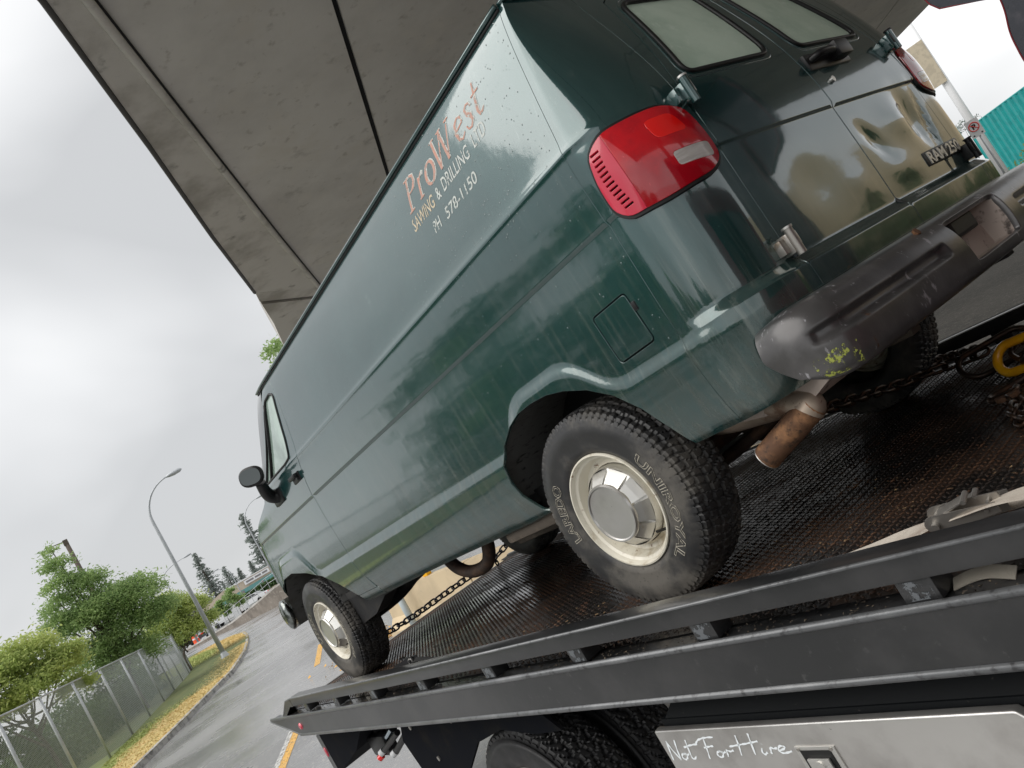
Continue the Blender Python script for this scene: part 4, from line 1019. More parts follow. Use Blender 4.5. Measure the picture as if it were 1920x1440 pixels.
hy = MB(); hy.tube([(3.20, 1.04, -.46), (2.8, 1.04, -.34)], .02, 12); hy.tube([(3.0, 1.04, -.47), (2.7, 1.04, -.36)], .02, 12); hy.box((3.12, .96, -.50), (3.42, 1.04, -.36), .02); hy.box((3.28, .94, -.40), (3.34, 1.0, -.2), .004); tp_(hy, 'valve_levers', BLACKPL, auto=40)
for c_, mm_ in (((3.19, 1.046, -.455), WHITEP), ((2.99, 1.046, -.465), WHITEP), ((3.24, 1.05, -.485), REDL2)):
    q_ = MB().tube([c_, (c_[0]+.02, c_[1]+.02, c_[2]-.01)], .022, 12); tp_(q_, 'lever_knob', mm_, auto=40)
ms = MB().prism([(2.36, 1.13, -.165), (.98, 1.13, -.165), (.80, 1.13, -.33), (1.02, 1.13, -.34), (1.30, 1.13, -.31), (1.60, 1.13, -.37), (1.86, 1.13, -.52), (1.95, 1.13, -.85), (2.38, 1.13, -.85), (2.52, 1.13, -.34)], (0, -.015, 0)); mso = tp_(ms, 'mud_shield', MUDFLAP)
for c_ in ((2.30, -.26), (1.75, -.24), (2.15, -.45), (1.25, -.20)):
    q_ = MB().tube([(c_[0], 1.13, c_[1]), (c_[0], 1.137, c_[1])], .014, 8); tp_(q_, 'shield_bolt', ZINC, auto=40)
for x in (3.55, 1.9, .1, -1.2): tp_(MB().box((x-.05, -1.18, -.13), (x+.05, 1.18, -.014)), 'cross_member', UNDER)
for sg in (1, -1): tp_(MB().box((DX0, sg*.42-.05, -.34), (3.6, sg*.42+.05, -.13), .006), 'frame_rail', UNDER)
TT = tyre_mesh(.485, .29, .27, 'truck', 'tyre', TYREW)
WR = mat('pale_truck_wheel_paint', (.50, .46, .44), .5, var=[(12, (.3, .26, .23), .5, .7)])
for sg in (1, -1):
    for y in (1.12-.135, .80-.135):
        T = bpy.data.objects.new('wheel', None); col.objects.link(T); T.parent = truck; T.location = (1.35, sg*y, -.815+.6)
        if sg < 0: T.rotation_euler = (0, 0, PI)
        t = bpy.data.objects.new('tyre', TT); col.objects.link(t); t.parent = T
        MB().revolve([(.288, .09), (.296, .125), (.288, .13), (.278, .10), (.268, .02), (.20, .0), (.12, -.02), (.10, .06), (0, .07)], (0, 0, 0), 48).build('rim', WR, T, auto=30)
# toolbox
tb = MB(); tb.box((-1.32, .72, -.70), (.055, 1.205, -.262), .01)
tb.prism([(-.02, 1.19, -.262), (-1.32, 1.19, -.262), (-1.32, 1.10, -.185), (-.06, 1.10, -.185)], (0, 0, .001)) if False else None
tb.add([(.03, 1.20, -.262), (-1.32, 1.20, -.262), (-1.32, .72, -.262), (.03, .72, -.262), (-.03, 1.16, -.20), (-1.32, 1.16, -.175), (-1.32, .72, -.175), (-.03, .72, -.20)], [(0, 1, 5, 4), (4, 5, 6, 7), (0, 4, 7, 3), (1, 2, 6, 5)])
tbo = tp_(tb, 'toolbox', mat('shaded_black_toolbox', (.006, .007, .008), .6, coat=0, spec=.15, var=[(50, (.06, .055, .05), .66, .76)]), auto=30)  # black box paint, set darker for the shade under the channel
d = MB(); d.prism([(.072, 1.208, -.282), (-1.105, 1.208, -.274), (-1.18, 1.208, -.345), (-1.18, 1.208, -.69), (.072, 1.208, -.69)], (0, .030, 0)); dv = d.v
bmx = bmesh.new(); vs = [bmx.verts.new((v[0], v[1], v[2]+.6)) for v in dv]
for f in d.f: bmx.faces.new([vs[i] for i in f])
bmesh.ops.bevel(bmx, geom=[e for e in bmx.edges], offset=.008, segments=3, profile=.6, affect='EDGES')
me = bpy.data.meshes.new('toolbox_door'); bmx.to_mesh(me); bmx.free(); me.materials.append(STEEL)
for p_ in me.polygons: p_.use_smooth = True
sharp(me, 40); tdo = bpy.data.objects.new('toolbox_door', me); col.objects.link(tdo); tdo.parent = tbo
# handwriting on the door: N o t  F o r  H i r e
scr = [[(.02, .0), (.05, .35), (.10, .92), (.105, .95), (.13, .6), (.20, .05), (.21, .04), (.25, .5), (.31, 1.0)],
       [(.34, .30), (.29, .22), (.28, .08), (.33, .0), (.39, .10), (.40, .26), (.34, .31), (.42, .22), (.47, .28)],
       [(.56, .95), (.52, .5), (.49, .1), (.53, .0), (.60, .12)], [(.44, .60), (.62, .68), (.78, .70)],
       [(.98, .95), (.94, .55), (.88, .05), (.86, -.02)], [(.76, .74), (.86, .90), (1.02, .97), (1.20, .96)], [(.88, .50), (1.0, .54), (1.10, .55)],
       [(1.14, .28), (1.09, .20), (1.09, .07), (1.14, .0), (1.20, .10), (1.20, .25), (1.15, .29), (1.23, .20), (1.28, .25)],
       [(1.28, .0), (1.30, .15), (1.32, .30), (1.38, .24), (1.46, .28)],
       [(1.66, .95), (1.62, .5), (1.56, .02)], [(1.92, .98), (1.88, .55), (1.83, .0)], [(1.42, .46), (1.6, .50), (1.80, .54), (2.02, .60)],
       [(2.02, .28), (1.99, .10), (2.02, .0), (2.08, .08)], [(2.06, .46), (2.065, .47)],
       [(2.14, .0), (2.16, .14), (2.18, .28), (2.24, .22), (2.30, .26)],
       [(2.32, .12), (2.42, .20), (2.43, .28), (2.37, .32), (2.31, .20), (2.32, .05), (2.39, .0), (2.52, .06)]]
s2 = [[(q.x, q.y, 1) for q in smooth_path([(a, b, 0) for a, b in s_], 5)] for s_ in scr]
k = .515/2.52
s2 = [[(x*k, y*.068, .55+.75*abs(math.sin(i_*.55+x*9))) for i_, (x, y, w_) in enumerate(s_)] for s_ in s2]
v, f = ribbon(s2, .0055)
mesh('handwriting', [(.088-q[0]-.03, 1.2392, -.384+.6+q[1]+.045*q[0]) for q in v], f, WHITEINK, tdo)
lt = MB(); lt.box((-.605, 1.238, -.44+.6), (-.475, 1.243, -.342+.6), .002); lto = mesh('latch_plate', lt.v, lt.f, CHROME, tdo)
lt = MB(); lt.box((-.59, 1.243, -.43+.6), (-.49, 1.2445, -.352+.6), .0005); mesh('latch_recess', lt.v, lt.f, RUBBER, tdo)
lt = MB(); lt.box((-.575, 1.2446, -.425+.6), (-.505, 1.254, -.372+.6), .003); mesh('latch_paddle', lt.v, lt.f, CHROME, tdo)
lt = MB(); lt.tube([(-.54, 1.254, -.39+.6), (-.54, 1.258, -.39+.6)], .014, 16); mesh('latch_lock', lt.v, lt.f, CHROME, tdo)
for x, z in ((-.487, -.349), (-.593, -.349)):
    lt = MB(); lt.tube([(x, 1.243, z+.6), (x, 1.2455, z+.6)], .005, 8); mesh('latch_screw', lt.v, lt.f, ZINC, tdo)
# guard behind the cab: dark rounded plates with a thin red edge
gp = round_poly([(-1.20, 1.9), (-1.24, 1.27), (-1.27, 1.225), (-1.36, 1.20), (-1.385, 1.20), (-1.45, 1.9)], .03, 5)
gp2 = round_poly([(-1.42, 1.9), (-1.405, 1.15), (-1.395, 1.08), (-1.37, 1.01), (-1.36, .92), (-1.37, .5), (-1.42, .0), (-1.60, .0), (-1.60, 1.9)], .03, 5)
gp = [(-1.17, 1.70), (-1.245, 1.235), (-1.26, 1.205), (-1.285, 1.190), (-1.372, 1.135), (-1.40, 1.70)]
for i_, (poly, nm) in enumerate(((gp, 'guard_plate'), (gp2, 'guard_plate'))):
    go = tp_(MB().prism([(x, -.25, z) for x, z in poly], (0, .05, 0)), nm, NAVY)
    k = MB().tube([(x, -.199, z+.6) for x, z in poly], .0022, 6, closed=True); mesh('red_edge_strip', k.v, k.f, REDEDGE, go)
tp_(MB().box((-1.62, -1.2, .0), (-1.50, 1.2, .06), .01), 'headboard_base', TRUCKB, auto=40)
tp_(MB().box((-1.66, -.30, 1.70), (-1.19, .20, 1.80), .01), 'headboard_top', TRUCKB, auto=40)
# simple rear of the cab, behind the camera's right edge
cb = MB(); cb.box((-4.2, -1.15, -.35), (-2.55, 1.15, 1.45), .12); cabo = tp_(cb, 'cab_back', mat('maroon_cab_paint', (.25, .02, .04), .2, coat=1), auto=50)
tp_(MB().box((-2.549, -.85, .70), (-2.545, .85, 1.25)), 'cab_rear_window', GLASSD)

# ------------------------------------------------------------------ chains, hooks, straps lying on the bed
def link_mesh(name, Lk, W, r, m, n=20, k=6):
    pts = []
    h = (Lk-W)/2; rr = W/2
    for i in range(n):
        t = 2*PI*i/n; x = rr*math.cos(t); y = rr*math.sin(t)
        pts.append((x+(h if x >= 0 else -h), y, 0))
    b = MB().tube(pts, r, k, closed=True); me = bpy.data.meshes.new(name); me.from_pydata(b.v, [], b.f); me.materials.append(m); me.polygons.foreach_set('use_smooth', [True]*len(me.polygons)); return me
def chain(name, label, pts, Lk, W, r, m, roll0=0.6, cat='chain', group=None):
    P = [Vector(p) for p in smooth_path(pts, 12)]; T = thing(name, label, cat, tuple(P[0]), RM, group)
    me = link_mesh('chain_link', Lk, W, r, m); d = [0]
    for a, b in zip(P, P[1:]): d.append(d[-1]+(b-a).length)
    pitch = Lk-2.2*r; s = 0; i = 0; k = 0
    while s < d[-1]:
        while d[i+1] < s: i += 1
        t = (s-d[i])/(d[i+1]-d[i]); p = P[i].lerp(P[i+1], t)-P[0]; dr = (P[i+1]-P[i]).normalized()
        o = bpy.data.objects.new('chain_link', me); col.objects.link(o); o.parent = T
        z = Vector((0, 0, 1)); yv = z.cross(dr).normalized(); zv = dr.cross(yv)
        rot = Matrix((( dr.x, yv.x, zv.x), (dr.y, yv.y, zv.y), (dr.z, yv.z, zv.z))).to_4x4()
        o.matrix_local = Matrix.Translation(p) @ rot @ Matrix.Rotation(roll0+(PI/2 if k % 2 else 0)+rnd.uniform(-.25, .25), 4, 'X')
        s += pitch; k += 1
    return T
chain('tie_down_chain', 'dark chain stretched across the bed tail behind the front wheel', [(4.40, .55, .05), (4.54, .20, .02), (4.60, -.20, .0), (4.62, -.42, .0), (4.52, -.80, .015), (4.44, -1.10, .03), (4.30, -1.27, .10)], .082, .056, .0085, CHAINB)
chain('hanging_chain', 'short dark chain hanging from the van chassis down to the bed', [(4.02, -.80, .42), (4.0, -.82, .25), (4.0, -.84, .08), (4.02, -.86, .02)], .06, .04, .007, CHAINB)
chain('tow_chain', 'rusty brown chain running from under the bumper to the yellow hook', [(-.30, .07, .25), (-.30, -.15, .20), (-.29, -.42, .14), (-.36, -.62, .10), (-.47, -.66, .085), (-.56, -.67, .08)], .074, .040, .0075, CHAINM)
chain('safety_chain', 'shorter rusty chain lying beside the far rail', [(.05, -1.20, .06), (-.15, -1.05, .07), (-.35, -.90, .075), (-.50, -.78, .08)], .070, .042, .0075, CHAINM)
T = thing('steel_ring', 'large oval steel ring joining the chains to the yellow hook', 'ring', (-.64, -.60, .07), RM)
me = link_mesh('ring', .30, .13, .012, CHAINM, 28, 8); o = bpy.data.objects.new('ring_body', me); col.objects.link(o); o.parent = T; o.rotation_euler = (-.75, 0, R(40))
T = thing('yellow_hook', 'bright yellow chain link hook on the bed beside the far rail', 'hook', (-.80, -.395, .07), RM)
me = link_mesh('hook_eye', .19, .115, .017, YELLOW, 28, 10); o = bpy.data.objects.new('hook_eye', me); col.objects.link(o); o.parent = T; o.rotation_euler = (-.95, 0, R(-8))
hb = MB().tube(smooth_path([(-.07, -.05, 0), (-.13, -.10, 0), (-.2, -.15, .0)], 4), .018, 10); hb.build('hook_shank', YELLOW, T, smooth=True)
T = thing('grab_hook', 'rusty grab hook lying on the bed below the yellow hook', 'hook', (-.83, -.14, .02), RM)
hb = MB().tube(smooth_path([(-.02, -.20, .05), (-.06, -.12, .035), (-.05, -.05, .02), (.0, .0, .012), (.05, .06, .012), (.03, .11, .012), (-.03, .10, .012), (-.03, .05, .012)], 6), .013, 10, radii=None); hb.build('hook_body', CHAINM, T, smooth=True)
me2 = link_mesh('hook_link', .10, .06, .010, CHAINM)
for p_, rz in (((-.01, -.24, .05), .9), ((.04, -.28, .06), 2.2), ((-.05, -.16, .04), 1.6)):
    o = bpy.data.objects.new('hook_link', me2); col.objects.link(o); o.parent = T; o.location = p_; o.rotation_euler = (.6, .3, rz)
hb = MB().tube([(-.02, .12, .006), (-.02, .12, .020)], .038, 18); hb.build('hook_disc', RUST, T, auto=40)
for p_ in ((-.90, .02, .012),):
    chain('loose_chain_end', 'loose rusty chain end lying past the grab hook', [(-.84, -.05, .02), (-.90, .06, .014), (-.93, .18, .014), (-1.02, .30, .014)], .07, .042, .0075, CHAINM)
# webbing straps with ratchets by the near rail
def strap(name, label, pts, wid, m, tilt=None, cat='strap', th=.003, group=None):
    P = smooth_path(pts, 8); V = []; F = []; n = len(P)
    T = thing(name, label, cat, tuple(P[0]), RM, group)
    for i, p in enumerate(P):
        a = P[max(0, i-1)]; b = P[min(n-1, i+1)]; d = (b-a).normalized(); tw = (tilt(i/(n-1)) if tilt else 0)
        sv = Vector((-d.y, d.x, 0)).normalized(); sv = sv*math.cos(tw)+Vector((0, 0, 1))*math.sin(tw); up_ = d.cross(sv).normalized()*th
        for q_ in (-1, 1): V.append(tuple(p-P[0]+sv*wid/2*q_)); V.append(tuple(p-P[0]+sv*wid/2*q_+up_))
    for i in range(n-1):
        a = 4*i; b = a+4
        F += [(a+1, a+3, b+3, b+1), (a, b, b+2, a+2), (a, a+1, b+1, b), (a+2, b+2, b+3, a+3)]
    F += [(0, 2, 3, 1), (4*n-4, 4*n-3, 4*n-1, 4*n-2)]
    mesh('webbing', V, F, m, T, smooth=False)
    return T
S1 = strap('webbing_strap', 'dirty white webbing strap with two ratchets along the near rail', [(-.67, .975, .004), (-.80, .965, .010), (-.92, .975, .03), (-1.03, .99, .05), (-1.12, 1.0, .06), (-1.22, 1.0, .07), (-1.35, .99, .06)], .075, WEB, tilt=lambda t: .2*math.sin(t*7))
def ratchet(T, loc, rz, ZINC=ZINC):
    b = MB()
    for s_ in (-.024, .024):
        pl = [(.075*math.cos(t)*1.0+.0, s_, .028+.028*math.sin(t)) for t in frange(PI/2, 3*PI/2, PI/8)]
        pl = [(-.045+.030*math.cos(t), s_, .030+.030*math.sin(t)) for t in frange(PI/2, 3*PI/2, PI/8)]+[(.13, s_, .012), (.13, s_, .045)]
        b.prism(pl, (0, .0035, 0))
    b.tube([(-.045, -.04, .03), (-.045, .04, .03)], .012, 12); b.tube([(.10, -.03, .03), (.10, .03, .03)], .006, 8)
    mt = Matrix.Translation(loc) @ Matrix.Rotation(rz, 4, 'Z') @ Matrix.Rotation(R(12), 4, 'X')
    mt = mt @ Matrix.Scale(.8, 4); b.v = [tuple(mt @ Vector(v)) for v in b.v]; ro = b.build('ratchet', ZINC, T, auto=40)
    g_ = MB(); 
    for i in range(14):
        t = 2*PI*i/14; g_.box((-.045+.019*math.cos(t)-.003, .028, .03+.019*math.sin(t)-.003), (-.045+.019*math.cos(t)+.003, .0325, .03+.019*math.sin(t)+.003))
    g_.tube([(-.045, .0275, .03), (-.045, .031, .03)], .018, 16); g_.v = [tuple(mt @ Vector(v)) for v in g_.v]; g_.build('ratchet_gear', STEEL, ro)
    h_ = MB().box((-.02, -.020, .052), (.075, .020, .058), .002); h_.tube([(.075, -.025, .055), (.075, .025, .055)], .008, 8); h_.v = [tuple(mt @ Matrix.Rotation(R(-14), 4, 'Y') @ Vector(v)) for v in h_.v]; h_.build('ratchet_handle', ZINC, ro, auto=40)
    return ro
base_ = Vector((-.67, .975, .004))
ratchet(S1, Vector((-1.09, 1.01, .045))-base_, PI+.12)
S2 = strap('webbing_strap', 'upper dirty white strap leaving a silver ratchet towards the right', [(-1.08, .955, .03), (-1.16, .945, .035), (-1.26, .925, .03), (-1.40, .90, .02)], .055, WEB, tilt=lambda t: .2)
ratchet(S2, Vector((-.01, .012, 0)), PI+.1)
S3 = strap('short_strap', 'small black strap with a ratchet near the front wheel', [(2.52, .985, .004), (2.38, .96, .015), (2.25, .945, .03), (2.12, .935, .02), (2.02, .93, .008)], .045, mat('black_webbing', (.02, .02, .02), .7), tilt=lambda t: .3*math.sin(5*t))
ratchet(S3, Vector((-.22, -.03, .005)), .35, BLACKPL)
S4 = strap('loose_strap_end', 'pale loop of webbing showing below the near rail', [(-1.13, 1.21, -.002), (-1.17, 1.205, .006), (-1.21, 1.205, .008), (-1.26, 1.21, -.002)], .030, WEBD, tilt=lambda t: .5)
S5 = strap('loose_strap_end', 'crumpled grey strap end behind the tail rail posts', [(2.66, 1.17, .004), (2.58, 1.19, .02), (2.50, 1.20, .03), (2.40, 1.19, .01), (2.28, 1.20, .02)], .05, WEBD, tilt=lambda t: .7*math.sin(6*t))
T = thing('rope_knot', 'small frayed rope knot on the bed edge beside the rear wheel', 'rope', (-.03, 1.09, .0), RM)
MB().tube(smooth_path([(-.03, 0, .02), (0, .02, .05), (.03, 0, .03), (.01, -.02, .01), (-.02, -.01, .04), (.0, .01, .06)], 6), .008, 8).build('rope', WEB, T, smooth=True)
# litter on the bed
V = []; F = []
for i in range(1100):
    x = rnd.uniform(-1.7, 4.2); y = rnd.choice((rnd.uniform(.55, 1.17), rnd.uniform(.3, 1.17), rnd.uniform(-1.0, 1.17))); a = rnd.uniform(0, 2*PI); s_ = rnd.uniform(.0012, .0035); l_ = rnd.uniform(1, 2.8)
    k = len(V); z = deck_z(x)+rnd.uniform(-.004, .001)
    for u, v_ in ((-1, -1), (1, -1), (1, 1), (-1, 1)): V.append((x+s_*(u*l_*math.cos(a)-v_*math.sin(a)), y+s_*(u*l_*math.sin(a)+v_*math.cos(a)), z+rnd.uniform(0, .004)))
    F.append((k, k+1, k+2, k+3))
o = mesh('leaf_litter', V, F, CLUTTER, None, frame=RM); tag(o, 'small bits of dead leaf and grit scattered over the truck bed', 'litter', kind='stuff')
V = []; F = []
for i in range(700):
    x = rnd.uniform(-1.7, 3.9); y = rnd.uniform(1.195, 1.258); s_ = rnd.uniform(.002, .008); k = len(V); z = -.009
    c_ = [(x+rnd.uniform(-s_, s_), y+rnd.uniform(-s_, s_), z+rnd.uniform(0, s_)) for _ in range(4)]
    V += c_; F += [(k, k+1, k+2), (k, k+2, k+3), (k, k+3, k+1), (k+1, k+3, k+2)]
o = mesh('gutter_grit', V, F, mat('dark_grit', (.06, .05, .04), .6, var=[(60, (.25, .2, .14), .5, .6)]), None, frame=RM); tag(o, 'wet grit and crumbs gathered in the gutter under the bed rail', 'grit', kind='stuff')

# ================================================================== the surroundings
K = 2.0/1.7        # the layout below was measured for an eye height of 1.7 m; the eye is at 2.0 m
def kk(p): return Vector((p[0]*K, p[1]*K, p[2]*K))
def gz(x, y=0):
    x = x/K; return 0.0 if x < 42 else K*min(.02*(x-42), 1.6)
# ground sheet (wet asphalt apron and road), following the rise of the street
xs = [-900, -300, -80, -20, 0, 20, 42*K, 60*K, 80*K, 100*K, 122*K, 160, 300, 600, 1200]; ys = [-900, -300, -120, -60, -30, -10, 0, 10, 30, 100, 300, 900]
V = [(x, y, gz(x)) for x in xs for y in ys]; F = [(i*len(ys)+j, (i+1)*len(ys)+j, (i+1)*len(ys)+j+1, i*len(ys)+j+1) for i in range(len(xs)-1) for j in range(len(ys)-1)]
o = mesh('road', V, F, ASPH, None); o['kind'] = 'structure'
def sheet(name, pts, dz, m, kind='structure', label=None, cat=None, thick=0):
    """flat ground-following polygon dz above the road"""
    bm = bmesh.new(); vs = [bm.verts.new((p[0]*K, p[1]*K, gz(p[0]*K)+dz)) for p in pts]; bm.faces.new(vs)
    bmesh.ops.triangulate(bm, faces=bm.faces[:]); bm.verts.index_update()
    V = [tuple(v.co) for v in bm.verts]; F = [tuple(v.index for v in f.verts) for f in bm.faces]; bm.free()
    o = mesh(name, V, F, m); 
    if kind: o['kind'] = kind
    return o
KERB = [(4, 5.0), (10, 1.9), (14, .2), (17.86, -1.49), (20.13, -2.54), (23.74, -4.1), (27.25, -5.64), (33.98, -7.79), (40.14, -9.47), (45.5, -10.9), (49.5, -12.0), (51.6, -13.0), (52.8, -13.9), (52.6, -14.7)]
KERB = [(13, .62), (14, .2), (17.86, -1.49), (20.13, -2.54), (23.74, -4.1), (27.25, -5.64), (33.98, -7.79), (40.14, -9.47), (46, -11.0), (50.5, -11.95), (53.2, -12.15), (55.0, -12.1), (57, -11.7)]
FENCE = [(14.9, 8), (14.95, 4.5), (15, 1.04), (18, .12), (20.6, -.66), (23.3, -1.47), (26.2, -2.36), (29.2, -3.27), (32.4, -4.22), (35.77, -5.15), (39.2, -6.1), (42.5, -7.0), (45.6, -7.75), (46.6, -7.6), (47.2, -7.0), (47.6, -6.0), (47.9, -4.6), (48.2, -2.0)]
verge = KERB + [(60, -10.5), (60, 16), (13, 16)]
vs_ = sheet('verge_soil', verge, .118, SOIL)
kb = thing('kerb', 'grey concrete kerb curving round the grass verge', 'kerb', kk((30, -6.5, 0)))
kx = kk((30, -6.5, 0))
for i in range(len(KERB)-1):
    a = Vector((*KERB[i], 0)); b = Vector((*KERB[i+1], 0)); nseg = max(1, int((b-a).length*K/2.4))
    for j in range(nseg):
        p = a.lerp(b, j/nseg)*K; q = a.lerp(b, (j+1)/nseg)*K; d = (q-p).normalized(); nn = Vector((d.y, -d.x, 0)); g_ = .005
        p = p+d*g_; q = q-d*g_
        A = [p+nn*.02, p-nn*.15, q-nn*.15, q+nn*.02]
        v = [Vector((w_.x, w_.y, gz(w_.x)-.05)) for w_ in A]+[Vector((w_.x, w_.y, gz(w_.x)+.135)) for w_ in (p-nn*.01, p-nn*.15, q-nn*.15, q-nn*.01)]
        mesh('kerb_stone', [tuple(w_-kx) for w_ in v], [(3, 2, 1, 0), (4, 5, 6, 7), (0, 1, 5, 4), (1, 2, 6, 5), (2, 3, 7, 6), (3, 0, 4, 7)], KERBM, kb)
tag(kb, kind='structure')
del kb['category']
dr_ = [(-16, -6.6), (2, -6.9), (7, -7.3), (11.5, -8.6), (15, -11), (19, -15), (22, -22), (18, -34), (8, -48), (-16, -52)]
sheet('dry_road', dr_, .004, DRYASPH)
# grass blades: green by the fence, dry yellow by the kerb
def seg_dist(x, y, line):
    best = 1e9
    for (ax, ay), (bx, by) in zip(line, line[1:]):
        dx, dy = bx-ax, by-ay; t = max(0, min(1, ((x-ax)*dx+(y-ay)*dy)/(dx*dx+dy*dy))); best = min(best, math.hypot(x-ax-t*dx, y-ay-t*dy))
    return best
def inpoly(x, y, P):
    c = False
    for i in range(len(P)):
        x0, y0 = P[i-1]; x1, y1 = P[i]
        if (y0 > y) != (y1 > y) and x < (x1-x0)*(y-y0)/(y1-y0)+x0: c = not c
    return c
gs = random.Random(5); GV = [[], []]; GF = [[], []]
strip = KERB+[(60, -10.5), (60, -7), (47.5, -7.0)]+FENCE[2:13][::-1]
cnt = 0
while cnt < 70000:
    t_ = gs.random(); x = 12+46*t_**1.25; y = gs.uniform(-12.5, 3.2)
    if not inpoly(x, y, strip): continue
    cnt += 1
    dk = seg_dist(x, y, KERB); 
    pr = .5+(1.4-dk)*1.6+.5*noise.noise(Vector((x*.5, y*.5, 3)))+.25*noise.noise(Vector((x*2.3, y*2.3, 1)))+(.5 if x > 38 else 0)
    w_ = 1 if gs.random() < pr else 0
    s_ = (.008+.0005*x)*gs.uniform(.7, 1.3); a = gs.uniform(0, PI); hgt = gs.uniform(.008, .022)*(1+.01*x)
    X0, Y0 = x*K, y*K; z = gz(X0)+.117; l = GV[w_]; k = len(l); ca, sa = math.cos(a)*s_, math.sin(a)*s_; lx, ly = gs.uniform(-.05, .05), gs.uniform(-.05, .05)
    l += [(X0-ca, Y0-sa, z), (X0+ca, Y0+sa, z), (X0+lx+ca*.3, Y0+ly+sa*.3, z+hgt), (X0+lx-ca*.6, Y0+ly-sa*.6, z+hgt*.9)]; GF[w_].append((k, k+1, k+2, k+3))
for w_, nm, m_, lb in ((0, 'green_grass', GRASSG, 'green mown grass on the verge beside the chain-link fence'), (1, 'dry_grass', GRASSY, 'dry yellow grass along the kerb and at the tip of the verge')):
    o = mesh(nm, GV[w_], GF[w_], m_); tag(o, lb, 'grass', kind='stuff')
def base_sheet(nm, lo, hi, m, dz):
    """colour of the turf between the blades"""
    V = []; F = []
    n = 60
    kk_ = []
    def pt(t): 
        L_ = KERB; d = [0]
        for a, b in zip(L_, L_[1:]): d.append(d[-1]+math.hypot(b[0]-a[0], b[1]-a[1]))
        s_ = t*d[-1]
        for i in range(len(L_)-1):
            if s_ <= d[i+1]+1e-9: break
        u = (s_-d[i])/(d[i+1]-d[i]); a, b = L_[i], L_[i+1]; dx, dy = b[0]-a[0], b[1]-a[1]; l_ = math.hypot(dx, dy)
        return (a[0]+dx*u, a[1]+dy*u, -dy/l_, dx/l_)
    for i in range(n+1):
        x, y, nx_, ny_ = pt(i/n)
        wob = .18*math.sin(i*1.7)+.12*math.sin(i*.6)
        for w_ in (lo, hi+wob): V.append(((x+nx_*w_)*K, (y+ny_*w_)*K, gz(x*K)+dz))
    for i in range(n): F.append((2*i, 2*i+2, 2*i+3, 2*i+1))
    o = mesh(nm, V, F, m); o['kind'] = 'structure'; return o
TURFY = mat('dry_turf', (.66, .50, .22), .9, var=[(1.5, (.56, .47, .19), .42, .62), (20, (.7, .54, .27), .5, .7)])
TURFG = mat('green_turf', (.32, .39, .12), .9, var=[(2.2, (.40, .43, .14), .42, .62), (20, (.27, .34, .1), .5, .7), (.8, (.55, .46, .19), .58, .72)])
base_sheet('dry_turf', .10, 1.5, TURFY, .1225)
base_sheet('green_turf', 1.0, 3.6, TURFG, .1200)
# fence: galvanised posts, top rail and wire mesh
fence = thing('chain_link_fence', 'tall galvanised chain-link fence between the verge and the hedge', 'fence', kk((30, -3.5, 0)))
fo_ = kk((30, -3.5, 0))
FH = 2.06*K
fine = []
for a, b in zip(FENCE, FENCE[1:]): fine.append((a, b))
pts_ = [Vector((p[0]*K, p[1]*K, gz(p[0]*K)+.12)) for p in FENCE]
for i, p in enumerate(pts_):
    MB().tube([p-fo_, p-fo_+Vector((0, 0, FH))], .038 if i < 11 else .045, 10).build('fence_post', GALV, fence, smooth=True)
for a, b in zip(pts_, pts_[1:]):
    MB().tube([a-fo_+Vector((0, 0, FH)), b-fo_+Vector((0, 0, FH))], .024, 8).build('top_rail', GALV, fence, smooth=True)
    MB().box((0, 0, 0), (1, 1, 1)) 
WIRE = mat('galvanised_wire', (.42, .44, .45), .45, metal=.2)
def wires(a, b):
    """interlaced zig-zag wires as thin three-sided rods, coarser with distance"""
    d = (b-a); Lx = math.hypot(d.x, d.y); d = Vector((d.x/Lx, d.y/Lx, 0)); dist = ((a+b)/2).length
    pitch = .062 if dist < 30 else .09 if dist < 42 else .14; rad = (.0025 if dist < 30 else .0038 if dist < 42 else .0058)
    v, f = [], []; n = int(Lx/pitch); Hh = FH
    m_ = Hh
    for s_ in (1, -1):
        x0 = -Hh
        k0 = 0
        xx = -Hh if s_ > 0 else 0
        while xx < (Lx if s_ > 0 else Lx+Hh):
            # a 45 degree wire clipped to the bay
            if s_ > 0: t0 = max(0, -xx); t1 = min(Hh, Lx-xx)
            else: t0 = max(0, xx-Lx); t1 = min(Hh, xx)
            if t1 > t0:
                P0 = a+d*(xx+s_*t0)+Vector((0, 0, t0)); P1 = a+d*(xx+s_*t1)+Vector((0, 0, t1)); k = len(v); nn = Vector((-d.y, d.x, 0)); w1 = (d*s_*-1+Vector((0, 0, 1))).normalized()*rad
                for P in (P0, P1): v += [tuple(P-fo_+w1), tuple(P-fo_-w1*.6+nn*rad), tuple(P-fo_-w1*.6-nn*rad)]
                f += [(k, k+1, k+4, k+3), (k+1, k+2, k+5, k+4), (k+2, k, k+3, k+5)]
            xx += pitch*1.414
    return v, f
for a, b in zip(pts_, pts_[1:]):
    v, f = wires(a, b); o = mesh('wire_mesh', v, f, WIRE, fence); o['kind'] = 'stuff'
    MB()
